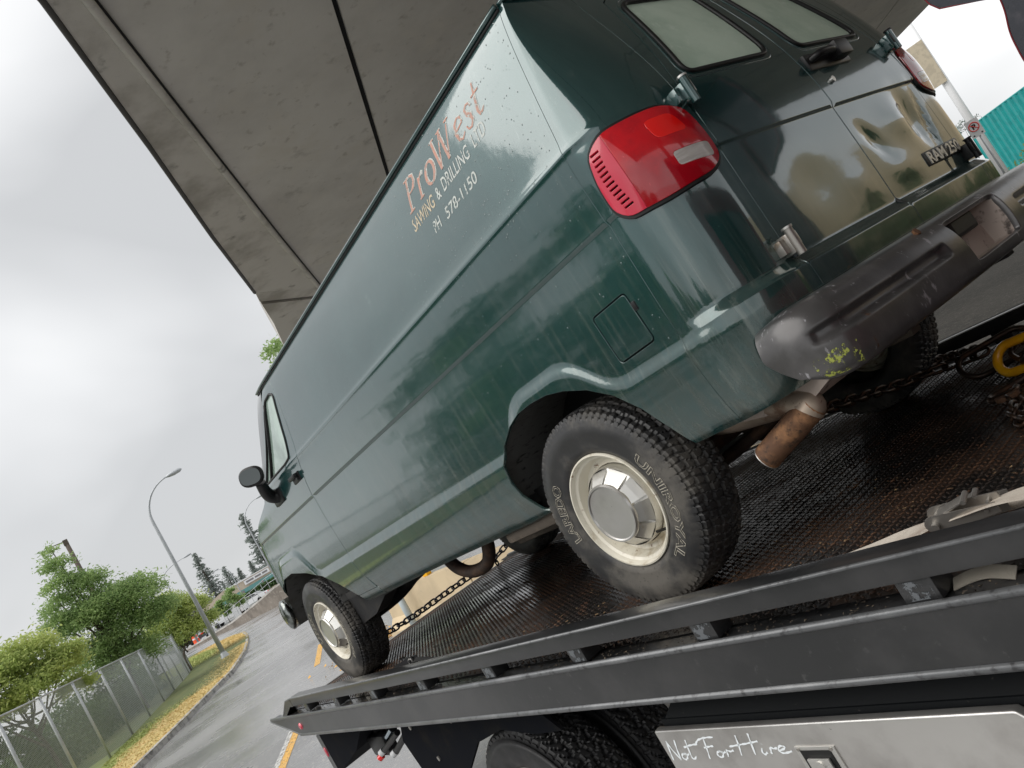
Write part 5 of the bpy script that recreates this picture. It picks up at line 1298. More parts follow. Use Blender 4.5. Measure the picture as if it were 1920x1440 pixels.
# ------------------------------------------------------------------ trees
def leaves(n, pts_fn, size, rs_, flat=0):
    P, S = pts_fn(n); n = len(P)
    a = rs_.normal(size=(n, 3)); a[:, 2] *= (1-flat); a /= np.linalg.norm(a, axis=1)[:, None]; b = np.cross(a, rs_.normal(size=(n, 3))); b /= np.linalg.norm(b, axis=1)[:, None]
    s = size*rs_.uniform(.6, 1.35, n)[:, None]; l = s*rs_.uniform(.9, 1.9, n)[:, None]
    V = np.stack([P-a*l, P-b*s*.55+a*l*.1, P+a*l, P+b*s*.55+a*l*.1], 1).reshape(-1, 3)
    F = (np.arange(4)[None]+4*np.arange(n)[:, None])
    return V, F
def np_mesh(name, V, F, m, parent=None):
    me = bpy.data.meshes.new(name); me.vertices.add(len(V)); me.vertices.foreach_set('co', V.ravel()); me.loops.add(F.size); me.loops.foreach_set('vertex_index', F.ravel().astype(np.int32)); me.polygons.add(len(F)); me.polygons.foreach_set('loop_start', np.arange(0, F.size, F.shape[1], dtype=np.int32)); me.update(); me.materials.append(m)
    o = bpy.data.objects.new(name, me); col.objects.link(o)
    if parent: o.parent = parent
    return o
def tree(label, base, lobes, nleaf, size, m, seed, trunk_r=.12, group=None, cat='tree', name='broadleaf_tree', clump=.32, fork=.35):
    """base and lobes in metres; lobes: (x, y, z, r) relative to base; leaves sit in clumps round each lobe's shell"""
    rs_ = np.random.RandomState(seed); T = thing(name, label, cat, tuple(base), None, group)
    lob = np.array(lobes, float); wgt = lob[:, 3]**2; wgt /= wgt.sum()
    ncl = max(20, int(nleaf/26)); ci = rs_.choice(len(lob), ncl, p=wgt)
    d = rs_.normal(size=(ncl, 3)); d /= np.linalg.norm(d, axis=1)[:, None]; d[:, 2] = np.abs(d[:, 2])*.9-.25*rs_.rand(ncl)
    rad = lob[ci, 3]*rs_.uniform(.45, 1.12, ncl)**.6
    cc = lob[ci, :3]+d*rad[:, None]*np.array([1, 1, .85])
    def fn(n):
        k = rs_.randint(0, ncl, n); q = rs_.normal(size=(n, 3))*np.array([1, 1, .55]); sz = clump*(lob[ci[k], 3]**.5*rs_.uniform(.35, 1, n))[:, None]
        return cc[k]+q*sz, None
    V, F = leaves(nleaf, fn, size, rs_, .3); np_mesh('crown', V, F, m, T)
    tb_ = MB(); top = lob[:, :3].mean(axis=0); top[2] = min(top[2], lob[:, 2].max())
    tb_.tube(smooth_path([(0, 0, -.1), (rs_.normal()*.05, rs_.normal()*.05, top[2]*.3), tuple(top*.6), tuple(top)], 4), trunk_r, 9, radii=[trunk_r*(1-.07*i) for i in range(13)])
    for l in lob: 
        st0 = Vector(top)*rs_.uniform(.35, .7); mid = st0.lerp(Vector(l[:3]), .5)+Vector((0, 0, -.1*l[3])); tb_.tube(smooth_path([st0, mid, Vector(l[:3])+Vector((0, 0, .4*l[3]))], 3), .04, 6, radii=[trunk_r*.5*(1-.12*i) for i in range(7)])
    tb_.build('trunk', BARK, T, smooth=True)
    return T
def lobes_at(base, L):     # lobes given in measured layout coordinates
    b = Vector(base); return [tuple(kk(l[:3])-b)+(l[3]*K,) for l in L]
B1 = kk((34.5, -3.9, 0)); B1.z = .12
tree('big green tree with a tall thin top, behind the fence', B1, lobes_at(B1, [(34.2, -3.5, 6.95, .36), (34.15, -3.4, 6.4, .5), (34.1, -3.3, 5.7, .62), (34.2, -2.9, 5.0, .6), (34.1, -4.0, 5.25, .7), (34.3, -4.2, 4.2, 1.25), (34.2, -5.2, 3.9, 1.05), (34.2, -3.3, 4.0, .9), (34.6, -4.6, 3.0, 1.3), (34.5, -3.1, 2.7, 1.0), (34.0, -5.6, 3.1, .8), (35, -4.1, 2.0, 1.3), (34, -2.6, 4.5, .5), (34.2, -5.4, 4.5, .5)]), 46000, .052, LEAF1, 11, .13, 'broadleaf trees behind the fence')
B2 = kk((44, -7.4, 0)); B2.z = .12
tree('small round yellow-green tree at the far end of the fence', B2, lobes_at(B2, [(45, -8.1, 3.3, 1.0), (45, -8.9, 2.8, .9), (45, -7.4, 2.6, 1.0), (45, -8.2, 1.8, 1.2), (45, -9.2, 1.9, .7), (46, -8.1, 4.0, .45)]), 22000, .06, LEAF2, 12, .10, 'broadleaf trees behind the fence')
B3 = kk((25, -.55, 0)); B3.z = .12
tree('wide yellow-green tree with drooping branches behind the near fence', B3, lobes_at(B3, [(24.5, -.9, 3.3, .75), (24.5, -.2, 3.0, .8), (24.4, .6, 3.1, .8), (24.4, -1.3, 2.6, .7), (24.0, -.8, 2.45, .6), (24.3, .1, 2.3, .6), (24.5, 1.4, 2.8, .9), (24.6, -1.6, 2.0, .45), (24.2, -1.7, 2.9, .4), (24.4, 1.0, 3.6, .5)]), 40000, .042, LEAF2, 13, .09, 'broadleaf trees behind the fence', clump=.26)
B4 = kk((27, 2.6, 0)); B4.z = .12
tree('leafy tree at the left edge behind the fence', B4, lobes_at(B4, [(27, 2.2, 3.0, 1.2), (27, 3.4, 3.4, 1.3), (27, 2.8, 2.0, 1.2), (28, 1.2, 2.2, .8)]), 14000, .055, LEAF1, 14, .1, 'broadleaf trees behind the fence')
# hedge seen through the fence
hedge_pts = [(19, 1.6), (24, .5), (28, -1.0), (33, -2.6), (38, -4.2), (43, -5.6), (47, -5.6)]
def hfn(rs_):
    def fn(n):
        t = rs_.rand(n)*(len(hedge_pts)-1); i = t.astype(int); u = t-i; A = np.array(hedge_pts)
        p = A[i]*(1-u)[:, None]+A[i+1]*u[:, None]; z = rs_.rand(n)**.8
        hh_ = 1.55+.35*np.sin(p[:, 0]*1.3)+.2*np.sin(p[:, 0]*3.1)
        P = np.stack([p[:, 0]+rs_.normal(size=n)*.25, p[:, 1]+rs_.normal(size=n)*.35+.3, z*hh_+.05], 1)*K
        return P, None
    return fn
rs_ = np.random.RandomState(21); V, F = leaves(34000, hfn(rs_), .06, rs_); o = np_mesh('hedge', V, F, LEAF3)
tag(o, 'dense dark green undergrowth behind the chain-link fence', 'hedge', kind='stuff')
# conifers
def fir(label, base, hgt, wid, seed, group='tall firs beyond the long building', sparse=1):
    rs_ = np.random.RandomState(seed); T = thing('fir_tree', label, 'fir tree', tuple(base), None, group)
    MB().tube([(0, 0, 0), (.02*hgt*rs_.normal()*.3, 0, hgt*.5), (0, 0, hgt)], .2, 8, radii=[.028*hgt, .017*hgt, .003*hgt]).build('trunk', BARK, T, smooth=True)
    P = []
    for z in np.arange(.10, .985, .022):
        R_ = wid*(1-z)**.75*rs_.uniform(.6, 1.15)+.02*wid; nb_ = rs_.randint(4, 7)
        for b in range(nb_):
            a = rs_.uniform(0, 2*PI); Lb = R_*rs_.uniform(.45, 1.1)
            nn = int(34*Lb/wid*sparse)+5
            for t in rs_.rand(nn)**.7:
                P.append(((t*Lb)*math.cos(a)+rs_.normal()*.03*hgt*.5, (t*Lb)*math.sin(a)+rs_.normal()*.03*hgt*.5, hgt*z-.30*Lb*t+.18*Lb*t*t*1.2+rs_.normal()*.006*hgt))
    P = np.array(P); V, F = leaves(len(P), lambda n: (P, None), .0135*hgt, rs_, .5); np_mesh('crown', V, F, NEEDLE, T)
    return T
def gp_(x, y): q = Vector((x*K, y*K, 0)); q.z = gz(q.x); return q
fir('tall ragged fir standing left above the building roof', gp_(195, -44.6), 19.0, 5.6, 31)
fir('tallest thin fir beside the van front', gp_(192, -57.2), 22.5, 6.0, 32, sparse=.8)
fir('dark squat fir at the foot of the ragged fir', gp_(190, -47.5), 11.6, 4.4, 33)
FL = ['small distant fir nearest right of the squat dark fir, behind the roofline', 'small distant fir fourth from the squat dark fir', 'small distant fir in the middle of the row behind the roofline', 'taller distant fir at the foot of the tallest thin fir', 'shortest distant fir touching the squat dark fir', 'distant fir mostly hidden behind the van nose, nearer one', 'low distant fir just right of the building sign', 'distant fir left of the foot of the tallest thin fir', 'distant fir mostly hidden behind the van nose, farther one']
for i, (x, y, h_) in enumerate(((200, -51, 9.5), (202, -53.5, 10), (198, -55.5, 9.8), (196, -59.5, 12), (205, -49.5, 9), (197, -62, 11), (199, -52.3, 8.8), (203, -56.8, 10.4), (204, -64, 11))):
    fir(FL[i], gp_(x, y), h_, 3.2, 40+i, 'distant firs in a row')
# ------------------------------------------------------------------ long building with a teal band
bd0 = kk((146, -34, 0)); bd0.z = gz(bd0.x)
bld = thing('long_building', 'long low beige building with a teal band far down the street', 'building', tuple(bd0))
P0 = kk((147.6, -26.0, 0)); P1 = kk((140.5, -54, 0)); dv = (P1-P0); Lb = math.hypot(dv.x, dv.y); dv = Vector((dv.x/Lb, dv.y/Lb, 0)); nv = Vector((-dv.y, dv.x, 0)); nv = nv if nv.x < 0 else -nv
def bq(u, z, o_=0): p = P0+dv*u-bd0+nv*o_; return (p.x, p.y, z-bd0.z)
Z0 = bd0.z-.5; ZT = 6.15
wallpoly = [(0, Z0), (Lb, Z0), (Lb, ZT+.1), (16.0, ZT+.2), (10.8, ZT+.35), (4.5, ZT-1.2), (0, 4.6)]
MB().prism([bq(u, z) for u, z in wallpoly], tuple(nv*-14)).build('wall', BEIGEW, bld)
band = [(0, 3.1), (Lb, 3.55), (Lb, 5.0), (0, 4.35)]
MB().prism([bq(u, z, .06) for u, z in band], tuple(nv*.05)).build('teal_band', TEALW, bld)
MB().prism([bq(u, z, .12) for u, z in [(10.2, ZT+.33), (16, ZT+.32), (16, ZT+.05), (10.9, ZT+.08)]], tuple(nv*.1)).build('parapet_cap', WHITEP, bld)
MB().prism([bq(u, z, .12) for u, z in [(16, ZT+.1), (Lb, ZT+.02), (Lb, ZT+.16), (16, ZT+.28)]], tuple(nv*.1)).build('parapet_cap', WHITEP, bld)
for u in (13.4, 17.6, 22, 26, 30): MB().prism([bq(u, 3.75, .12), bq(u+.5, 3.75, .12), bq(u+.5, 4.4, .12), bq(u, 4.4, .12)], tuple(nv*.06)).build('window', GREYROOF, bld)
sg_ = MB().prism([bq(u, z, .2) for u, z in [(14.6, 5.15), (20.0, 5.15), (20.0, 6.05), (14.6, 6.05)]], tuple(nv*.1)).build('building_sign', WHITEP, bld)
for a_, b_ in ((15.0, 16.6), (16.9, 18.2), (18.5, 19.6)): MB().prism([bq(u, z, .31) for u, z in [(a_, 5.45), (b_, 5.45), (b_, 5.8), (a_, 5.8)]], tuple(nv*.03)).build('sign_panel', GREYROOF, sg_)
gr = kk((167, -34.4, 0)); gr.z = gz(gr.x)
gb = thing('grey_gabled_building', 'grey gabled roof rising behind the left end of the building', 'building', tuple(gr))
pl_ = [(-6.5, 0), (6.5, 0), (6.5, 4.2), (1.6, 6.9), (-2.2, 6.9), (-6.5, 4.6)]
MB().prism([(0, -u*.62, z) for u, z in pl_], (10, 0, 0)).build('roof_and_wall', GREYROOF, gb)
# retaining wall by the far road
WL = [(74, -13.2, .18), (69.92, -14.75, .32), (64.97, -15.3, .50), (63.0, -15.9, .70), (60.07, -16.5, 1.0), (57.4, -17.2, 1.35), (53, -19.5, 1.6), (48, -22.5, 1.8), (40, -27, 1.9)]
rw0 = kk((60, -16.5, 0)); rw0.z = gz(rw0.x)
rw = thing('retaining_wall', 'low concrete retaining wall climbing to the right across the far road', 'wall', tuple(rw0))
RW = mat('brown_stained_concrete', (.24, .21, .18), .85, var=[(1, (.16, .14, .12), .4, .62), (4, (.33, .3, .26), .5, .7)])
for a, b in zip(WL, WL[1:]):
    A = kk((a[0], a[1], 0)); Bq = kk((b[0], b[1], 0)); A.z = gz(A.x)-.1; Bq.z = gz(Bq.x)-.1
    d = (Bq-A).normalized(); g_ = .03
    q = [A+d*g_, Bq-d*g_, Bq-d*g_+Vector((0, 0, b[2]*K)), A+d*g_+Vector((0, 0, a[2]*K))]
    MB().prism([tuple(x-rw0) for x in q], (.5, .35, 0)).build('wall_panel', RW, rw)
    q2 = [q[3]+Vector((-.06, -.04, 0)), q[2]+Vector((-.06, -.04, 0)), q[2]+Vector((-.06, -.04, .14)), q[3]+Vector((-.06, -.04, .14))]
    MB().prism([tuple(x-rw0) for x in q2], (.62, .42, 0)).build('coping', CONC2, rw)
# railing on top of the retaining wall
rl = thing('metal_railing', 'grey metal railing along the top of the retaining wall', 'railing', tuple(rw0+Vector((1, .5, .6))))
ro_ = rw0+Vector((1, .5, .6)); Pt = []
for a in WL[1:]:
    A = kk((a[0]+.8, a[1]+.5, 0)); A.z = gz(A.x)+a[2]*K+.05; Pt.append(A)
for h_ in (.45, .95): MB().tube([p-ro_+Vector((0, 0, h_)) for p in Pt], .022, 6).build('rail', GALV, rl)
for p, q in zip(Pt, Pt[1:]):
    for t in (0, .33, .66): 
        w_ = p.lerp(q, t)-ro_; MB().tube([w_, w_+Vector((0, 0, .98))], .022, 6).build('rail_post', GALV, rl)
# bushes in front of the building
rs_ = np.random.RandomState(5)
def hb(n):
    t = rs_.rand(n); x = 112-10*t; y = -24.2-15*t; return np.stack([x+rs_.normal(size=n)*.3, y+rs_.normal(size=n)*.3, gz(110*K)/K+.45+rs_.rand(n)*(1.0)], 1)*K, None
V, F = leaves(9000, hb, .16, rs_); o = np_mesh('clipped_hedge', V, F, LEAF3); tag(o, 'green clipped hedge in front of the long beige building', 'hedge', kind='stuff')
for i, (x, y, s_, lb) in enumerate(((80.5, -18.4, .8, 'small bright green sapling, left of two before the building'), (80, -19.6, 1.0, 'small bright green sapling, right of two before the building'))):
    b_ = gp_(x, y); tree(lb, b_, [(0, 0, 1.9*s_, .8*s_), (.2, .5, 2.5*s_, .7*s_), (0, -.4, 1.3*s_, .6*s_), (0, .1, 3.1*s_, .5*s_)], 2200, .10, LEAF1, 60+i, .05, 'saplings before the building', clump=.35)
b_ = gp_(76, -13.2); tree('rounded bush by the parked car', b_, [(0, 0, .7, .9), (.3, 1, .8, 1.0), (0, -.9, .6, .8)], 2500, .12, LEAF3, 66, .05, None, clump=.4, cat='bush', name='bush')
# ------------------------------------------------------------------ street lamps
def lamp(label, base, bend_z, top, head_d, reach, r0, az=R(-75), group='curved street lamps'):
    """tapered pole curving over to a cobra head; az = direction the arm leans"""
    T = thing('street_lamp', label, 'street lamp', tuple(base), None, group); d = Vector((math.cos(az), math.sin(az), 0))
    pts = [Vector((0, 0, 0)), Vector((0, 0, bend_z*.5)), Vector((0, 0, bend_z*.92))]
    n = 12
    for i in range(1, n+1):
        t = i/n*PI*.47; pts.append(d*(reach*(1-math.cos(t)))+Vector((0, 0, bend_z*.92+(top-bend_z*.92)*math.sin(t))))
    rad = [r0, r0*.8, r0*.62]+[r0*(.55-.027*i) for i in range(n)]
    MB().tube(pts, r0, 12, radii=rad).build('pole', GALV, T, smooth=True)
    e = pts[-1]; dd = (d+Vector((0, 0, .05))).normalized()
    hl_ = head_d
    MB().tube([e-dd*.05, e+dd*hl_*.15, e+dd*hl_*.45, e+dd*hl_*.85, e+dd*hl_], .1, 12, radii=[r0*.3, r0*.75, r0*1.05, r0*.9, r0*.25]).build('lamp_head', GALV, T, smooth=True)
    MB().tube([(0, 0, .0), (0, 0, .28)], r0*1.35, 12, radii=[r0*1.9, r0*1.2]).build('base_plate', GALV, T, auto=40)
    return T
b_ = kk((37.82, -7.79, 0)); b_.z = .12
lamp('tall galvanised street lamp standing on the grass verge', b_, 7.35*K, 8.32*K, .85, 1.75, .125, az=R(-101.6))
b_ = gp_(73.9, -13.9); lamp('street lamp rising behind the trees left of the nearest lamp', b_, 6.9*K, 7.75*K-gz(b_.x), .9, 2.6, .10, az=R(-101))
b_ = gp_(72.06, -21.5); lamp('street lamp partly hidden by the van front', b_, 8.2*K-gz(b_.x), 9.35*K-gz(b_.x), .9, 2.2, .10, az=R(-105))
b_ = gp_(106.7, -27.2); lamp('farthest street lamp in front of the long building', b_, 5.2*K, 5.9*K, .8, -2.2, .09, az=R(-105))
wp0 = kk((44.6, -5.35, 0)); wp0.z = .1
wp = thing('utility_pole', 'weathered wooden pole with a thin arm poking above the big tree', 'utility pole', tuple(wp0))
MB().tube([(0, 0, 0), (0, .1, 8.75*K)], .13, 10, radii=[.18, .12]).build('pole', WOOD, wp, smooth=True)
MB().tube([(0, .05, 8.7*K), (0, 1.1, 8.75*K)], .03, 6).build('arm', WOOD, wp)
MB().box((-.12, -.02, 8.5*K), (.12, .24, 8.78*K), .02).build('pole_cap', WOOD, wp)
# ------------------------------------------------------------------ signs, cars, barrel far down the road
b_ = gp_(82.4, -20.6); T = thing('stop_sign', 'small red and white road sign on a white post before the hedge', 'road sign', tuple(b_))
MB().tube([(0, 0, -.2), (0, 0, 1.35*K)], .05, 8).build('sign_post', WHITEP, T)
oc = [(-.06, .42*math.cos(PI/8+i*PI/4), 1.33*K+.42*math.sin(PI/8+i*PI/4)) for i in range(8)]; MB().prism(oc, (-.03, 0, 0)).build('sign_face', REDP, T)
MB().box((-.10, -.28, 1.33*K-.06), (-.095, .28, 1.33*K+.06)).build('sign_bar', WHITEP, T)
b_ = gp_(68, -16.3); T = thing('white_notice_board', 'small white notice board on posts beside the retaining wall', 'sign', tuple(b_))
MB().box((-.03, -.35, .6), (.03, .35, 1.5), .01).build('board', WHITEP, T)
for s_ in (-.28, .28): MB().tube([(.04, s_, 0), (.04, s_, 1.5)], .03, 6).build('leg', GALV, T)
def car(label, base, rz, paint, sc=1, group='cars parked far down the road', van_=False):
    T = thing('parked_car', label, 'car', tuple(base), None, group, rotz=rz)
    pr = [(-2.2, .35), (-2.25, .75), (-2.05, .92), (-1.55, .98), (-.95, 1.42), (.45, 1.45), (1.15, 1.0), (2.0, .85), (2.25, .65), (2.22, .35)]
    if van_: pr = [(-2.3, .35), (-2.35, 1.2), (-2.2, 1.95), (1.0, 2.0), (1.6, 1.3), (2.2, 1.1), (2.35, .7), (2.3, .35)]
    b = MB().prism([(x, -.86, z) for x, z in pr], (0, 1.72, 0)).build('body', paint, T, auto=30)
    wn = [(-1.40, 1.0), (-.92, 1.36), (.40, 1.38), (.98, 1.02)] if not van_ else [(1.0, 1.25), (.9, 1.8), (0.2, 1.8), (.2, 1.25)]
    for s_ in (-.868, .868): MB().prism([(x, s_, z) for x, z in wn], (0, -.004 if s_ < 0 else .004, 0)).build('side_window', CARGL, T)
    MB().add([(-1.52, -.7, 1.02), (-1.52, .7, 1.02), (-1.0, .62, 1.41), (-1.0, -.62, 1.41)], [(0, 1, 2, 3)]).build('rear_window', CARGL, T) if not van_ else None
    for x in (-1.35, 1.4):
        for s_ in (-.80, .80): MB().tube([(x, s_-.1, .32), (x, s_+.1, .32)], .32, 18).build('wheel', TYREW, T, auto=40)
    for s_ in (-.6, .6): MB().box((-2.27, s_-.18, .68), (-2.22, s_+.18, .80), .01).build('tail_light', REDL2, T)
    return T
b_ = gp_(77, -14.9); car('dark blue-grey car parked beyond the verge tip', b_, R(-20), CARDK)
b_ = gp_(85, -19.6); car('white van parked behind the left sapling', b_, R(60), CARW, van_=True)
b_ = gp_(92, -24.0); car('white car by the hedge at the far kerb', b_, R(55), CARW)
b_ = gp_(74.5, -13.95); T = thing('traffic_barrel', 'bright orange-red traffic barrel beside the dark car', 'barrel', tuple(b_))
MB().tube([(0, 0, 0), (0, 0, .1), (0, 0, .5), (0, 0, 1.0)], .3, 18, radii=[.42, .34, .33, .26]).build('barrel_body', ORANGEP, T, auto=40)
MB().tube([(0, 0, .62), (0, 0, .76)], .3, 18, radii=[.325, .306], caps=False).build('white_band', WHITEP, T)
# road paint
def dash(x0, y0, x1, y1, w_, m, dz=.004):
    d = Vector((x1-x0, y1-y0, 0)).normalized(); n_ = Vector((-d.y, d.x, 0))*w_/2
    V = []; F = []; k = 10
    for i in range(k+1):
        p = Vector((x0+(x1-x0)*i/k, y0+(y1-y0)*i/k, 0))*K; V += [(p.x+n_.x, p.y+n_.y, gz(p.x)+dz), (p.x-n_.x, p.y-n_.y, gz(p.x)+dz)]
    for i in range(k): F.append((2*i, 2*i+1, 2*i+3, 2*i+2))
    o = mesh('road_marking', V, F, m); o['kind'] = 'structure'; return o
dash(8.0, -1.30, 11.3, -2.78, .15, YLINE); dash(8.0, -1.22, 11.0, -2.56, .09, WLINE, .008)
dash(15.6, -4.55, 19.0, -5.85, .15, YLINE); dash(24, -8.3, 28, -9.9, .14, YLINE)
# ------------------------------------------------------------------ tan concrete barriers beyond the truck
ly = -5.2
for i in range(3):
    x0 = 12.6-3.02*i; x1 = x0-2.98; x0, x1 = x0*K, x1*K; h_ = .70*K
    T = thing('concrete_barrier', ['tan concrete road barrier nearest the bed tail', 'tan concrete road barrier in the middle of the row', 'tan concrete road barrier hidden mostly by the van, with a yellow reflector'][i], 'road barrier', (x1, ly*K, 0), None, 'concrete barriers beside the truck')
    pf = [(-.22, 0), (.30, 0), (.30, .10), (.13, .32), (.09, h_), (-.09, h_), (-.13, .32), (-.22, .10)]
    MB().prism([(0, y, z) for y, z in pf], (x0-x1, 0, 0)).build('barrier_body', TANCONC, T)
    for xx in (.5, 2.6): MB().box((xx, .295, .0), (xx+.35, .302, .06)).build('drain_slot', JOINT, T)
b_ = Vector((10.9*K, ly*K, .70*K)); T = thing('yellow_reflector', 'yellow reflector tile on top of the concrete barrier', 'reflector', tuple(b_+Vector((0, 0, .003))))
MB().box((-.09, -.05, 0), (.09, .05, .15), .01).build('reflector_body', mat('yellow_reflector', (.95, .50, .01), .35), T, auto=40)
b_ = Vector((13.4*K, -5.0*K, 0)); T = thing('grey_pipe_post', 'pale grey pipe standing in front of the tan barrier', 'post', (11.55*K, (ly+.28)*K, 0))
MB().tube([(0, 0, 0), (0, 0, .78*K)], .065, 14).build('pipe', mat('pale_blue_grey_plastic', (.46, .52, .54), .5), T, smooth=True)
V = []; F = []
for i in range(420):
    x = 13.6*K+rnd.gauss(0, .5); y = (ly+.3)*K+rnd.gauss(0, .35); k = len(V); s_ = rnd.uniform(.02, .05); a = rnd.uniform(0, 6.28)
    V += [(x+s_*math.cos(a+j*PI/2), y+s_*math.sin(a+j*PI/2), rnd.uniform(.01, .06)) for j in range(4)]; F.append((k, k+1, k+2, k+3))
o = mesh('fallen_leaves', V, F, mat('yellow_fallen_leaves', (.70, .40, .10), .8)); tag(o, 'yellow fallen leaves gathered at the end of the barriers', 'leaves', kind='stuff')
# ------------------------------------------------------------------ right side: teal shed, pole, signs, bush
A = kk((20.3, -58.8, 0)); Bq = kk((-6, -33, 0)); tl0 = A.copy()
tw = thing('teal_shed', 'teal corrugated metal shed at the right edge behind the bumper', 'shed', tuple(tl0))
d = (Bq-A); Ls = math.hypot(d.x, d.y); d.normalize(); nn = Vector((-d.y, d.x, 0)); nn = nn if nn.y > 0 else -nn
V = []; F = []; pitch_ = .76; k = 0; s_ = 0; prof = []
while s_ < Ls:
    prof += [(s_, 0), (s_+pitch_*.45, 0), (s_+pitch_*.55, .12), (s_+pitch_*.90, .12)]; s_ += pitch_
for s_, o_ in prof:
    p = d*s_+nn*o_; V += [(p.x, p.y, 0), (p.x, p.y, 4.72*K)]
for i in range(len(prof)-1): F.append((2*i, 2*i+2, 2*i+3, 2*i+1))
mesh('corrugated_wall', V, F, TEAL, tw)
MB().prism([(0, 0, 0), (0, 0, 4.68*K), (0, -12, 4.68*K), (0, -12, 0)], (.05, .03, 0)).build('end_wall', TEAL, tw)
MB().tube([(0, 0, 4.74*K), tuple(d*Ls+Vector((0, 0, 4.74*K)))], .07, 6).build('roof_flashing', TEAL, tw)
b_ = kk((13.46, -39.8, 0)); T = thing('light_pole', 'wide white pole behind the right tail lamp', 'pole', tuple(b_))
MB().tube([(0, 0, 0), (0, 0, 10.5*K)], .2, 16, radii=[.24, .15]).build('pole', WHITEP, T, smooth=True)
pb = kk((13.62, -39.5, 7.1)); T = thing('sign_back_panel', 'weathered tan sign panel mounted on the white pole', 'sign', tuple(pb))
dd = Vector((math.cos(R(-71)+PI/2), math.sin(R(-71)+PI/2), 0))
MB().prism([tuple(dd*a+Vector((0, 0, b))) for a, b in ((-.42, -1.25), (.50, -1.25), (.50, 1.30), (-.42, 1.30))], (.0, .06, 0)).build('panel', PLYW, T)
b_ = kk((9.62, -28.41, 0)); T = thing('no_parking_sign', 'small white no-parking sign on a thin pole before the teal shed', 'road sign', tuple(b_))
MB().tube([(0, -.05, 0), (0, -.05, 3.25*K)], .04, 10).build('pole', GALV, T, smooth=True)
mt = Matrix.Translation((0, 0, 3.08*K)) @ Matrix.Rotation(R(109-90), 4, 'Z')
sb = MB(); sb.box((-.23, -.01, -.34), (.23, .01, .34), .008, mtx=mt); sb.build('sign_plate', WHITEP, T)
rg = MB().tube([tuple(mt @ Vector((.165*math.cos(t), .014, .05+.165*math.sin(t)))) for t in frange(0, 2*PI, PI/14)[:-1]], .018, 6, closed=True); rg.build('sign_ring', REDP, T)
sb = MB().tube([tuple(mt @ Vector((.12, .020, .05+.12))), tuple(mt @ Vector((-.12, .020, .05-.12)))], .014, 6); sb.build('sign_slash', REDP, T)
v, f, wd = font_mesh('P', .26, bold=.012)
mesh('sign_letter', [tuple(mt @ Vector((wd/2-q[0], .0125, -.04+q[1]))) for q in v], f, RUBBER, T)
for sx in (-.14, .14):
    MB().tube([tuple(mt @ Vector((sx, .011, -.26))), tuple(mt @ Vector((sx, .014, -.26)))], .03, 10).build('sign_arrow_dot', RUBBER, T)
b_ = kk((8.1, -29.2, 0)); tree('bright green bush in front of the teal shed', b_, [(0, 0, .8, 1.0), (.5, .3, 1.4, .8), (-.8, .2, 1.7, .9), (-1.4, 0, .9, 1.2), (1.1, 0, .5, .6)], 6000, .07, LEAF1, 71, .05, None, cat='bush', name='bush')
b_ = kk((21.5, -62, 0)); tree('sparse treetop showing over the left end of the teal shed', b_, [(0, 0, 5.1*K, .9), (1, .6, 4.9*K, .7)], 500, .08, NEEDLE, 72, .06, None)
# ------------------------------------------------------------------ overhead concrete ramp
H = 6.5
DIR = Vector((.8477, -.5305, 0)).normalized()
def ext(p, t): return (p[0]+DIR.x*t, p[1]+DIR.y*t)
L1 = [(-12, 4.6), (-4, 1.2), (2.0, -.75), (5.585, -2.212), (7.848, -3.361), (10.4, -4.62), (13.143, -6.027), (15.2, -7.0), (17.37, -7.938)]
L2 = [(-12, 8.4-.30), (-4, 3.4), (2.0, -.30), (5.617, -2.557), (7.992, -4.003), (11, -5.84), (14.041, -7.734), (16, -8.95), (18.4, -10.45)]
L1 = [(-12, 8.95), (-4, 3.95), (2.0, -.02), (5.585, -2.212), (7.848, -3.361), (10.4, -4.62), (13.143, -6.027), (15.2, -7.0), (17.37, -7.938)]
L3 = [(-12, 6.5), (-4, 1.4), (2.0, -2.5), (5.838, -4.982), (7.472, -6.022), (9.724, -7.451), (14, -10.1), (18, -12.6), (22, -15.1)]
RR = [(-12, -12.6), (-4, -17.75), (2.0, -21.6), (7.689, -25.23), (9.438, -26.372), (14, -29.3), (20, -33), (26, -36.8), (30, -39.3)]
R2_ = [(-12, -9.8), (-4, -14.9), (2, -18.8), (7.42, -22.289), (8.473, -23.241), (14, -26.8), (20, -30.6), (26, -34.4), (30, -37)]
br0 = kk((5, -10, H))
br = thing('concrete_ramp', 'wide grey concrete road ramp passing overhead above the van', 'bridge', tuple(br0))
def slab(name, A, B, z0, z1, m, gap=.02, n=None):
    n = len(A)
    V = []
    for (ax_, ay), (bx_, by) in zip(A, B):
        a = Vector((ax_*K, ay*K, 0)); b = Vector((bx_*K, by*K, 0)); e = (b-a).normalized()*gap; a = a+e; b = b-e
        V += [(a.x, a.y, z0*K), (b.x, b.y, z0*K), (b.x, b.y, z1*K), (a.x, a.y, z1*K)]
    F = []
    for i in range(n-1):
        k = 4*i
        for j in range(4): F.append((k+j, k+4+j, k+4+(j+1) % 4, k+(j+1) % 4))
    F += [(0, 1, 2, 3), (4*n-1, 4*n-2, 4*n-3, 4*n-4)]
    V = [(v[0]-br0.x, v[1]-br0.y, v[2]-br0.z) for v in V]
    return mesh(name, V, F, m, br)
def mid(A, B, t): return [(a[0]+(b[0]-a[0])*t, a[1]+(b[1]-a[1])*t) for a, b in zip(A, B)]
slab('soffit_panel', L2, L3, H, H+.9, CONC, .045)
prev = L3
for t in (.36, .68):
    c_ = mid(L3, R2_, t); slab('soffit_panel', prev, c_, H, H+.9, CONC, .05); prev = c_
slab('soffit_panel', prev, R2_, H, H+.9, CONC, .05)
slab('soffit_panel', R2_, RR, H, H+.9, CONC, .03)
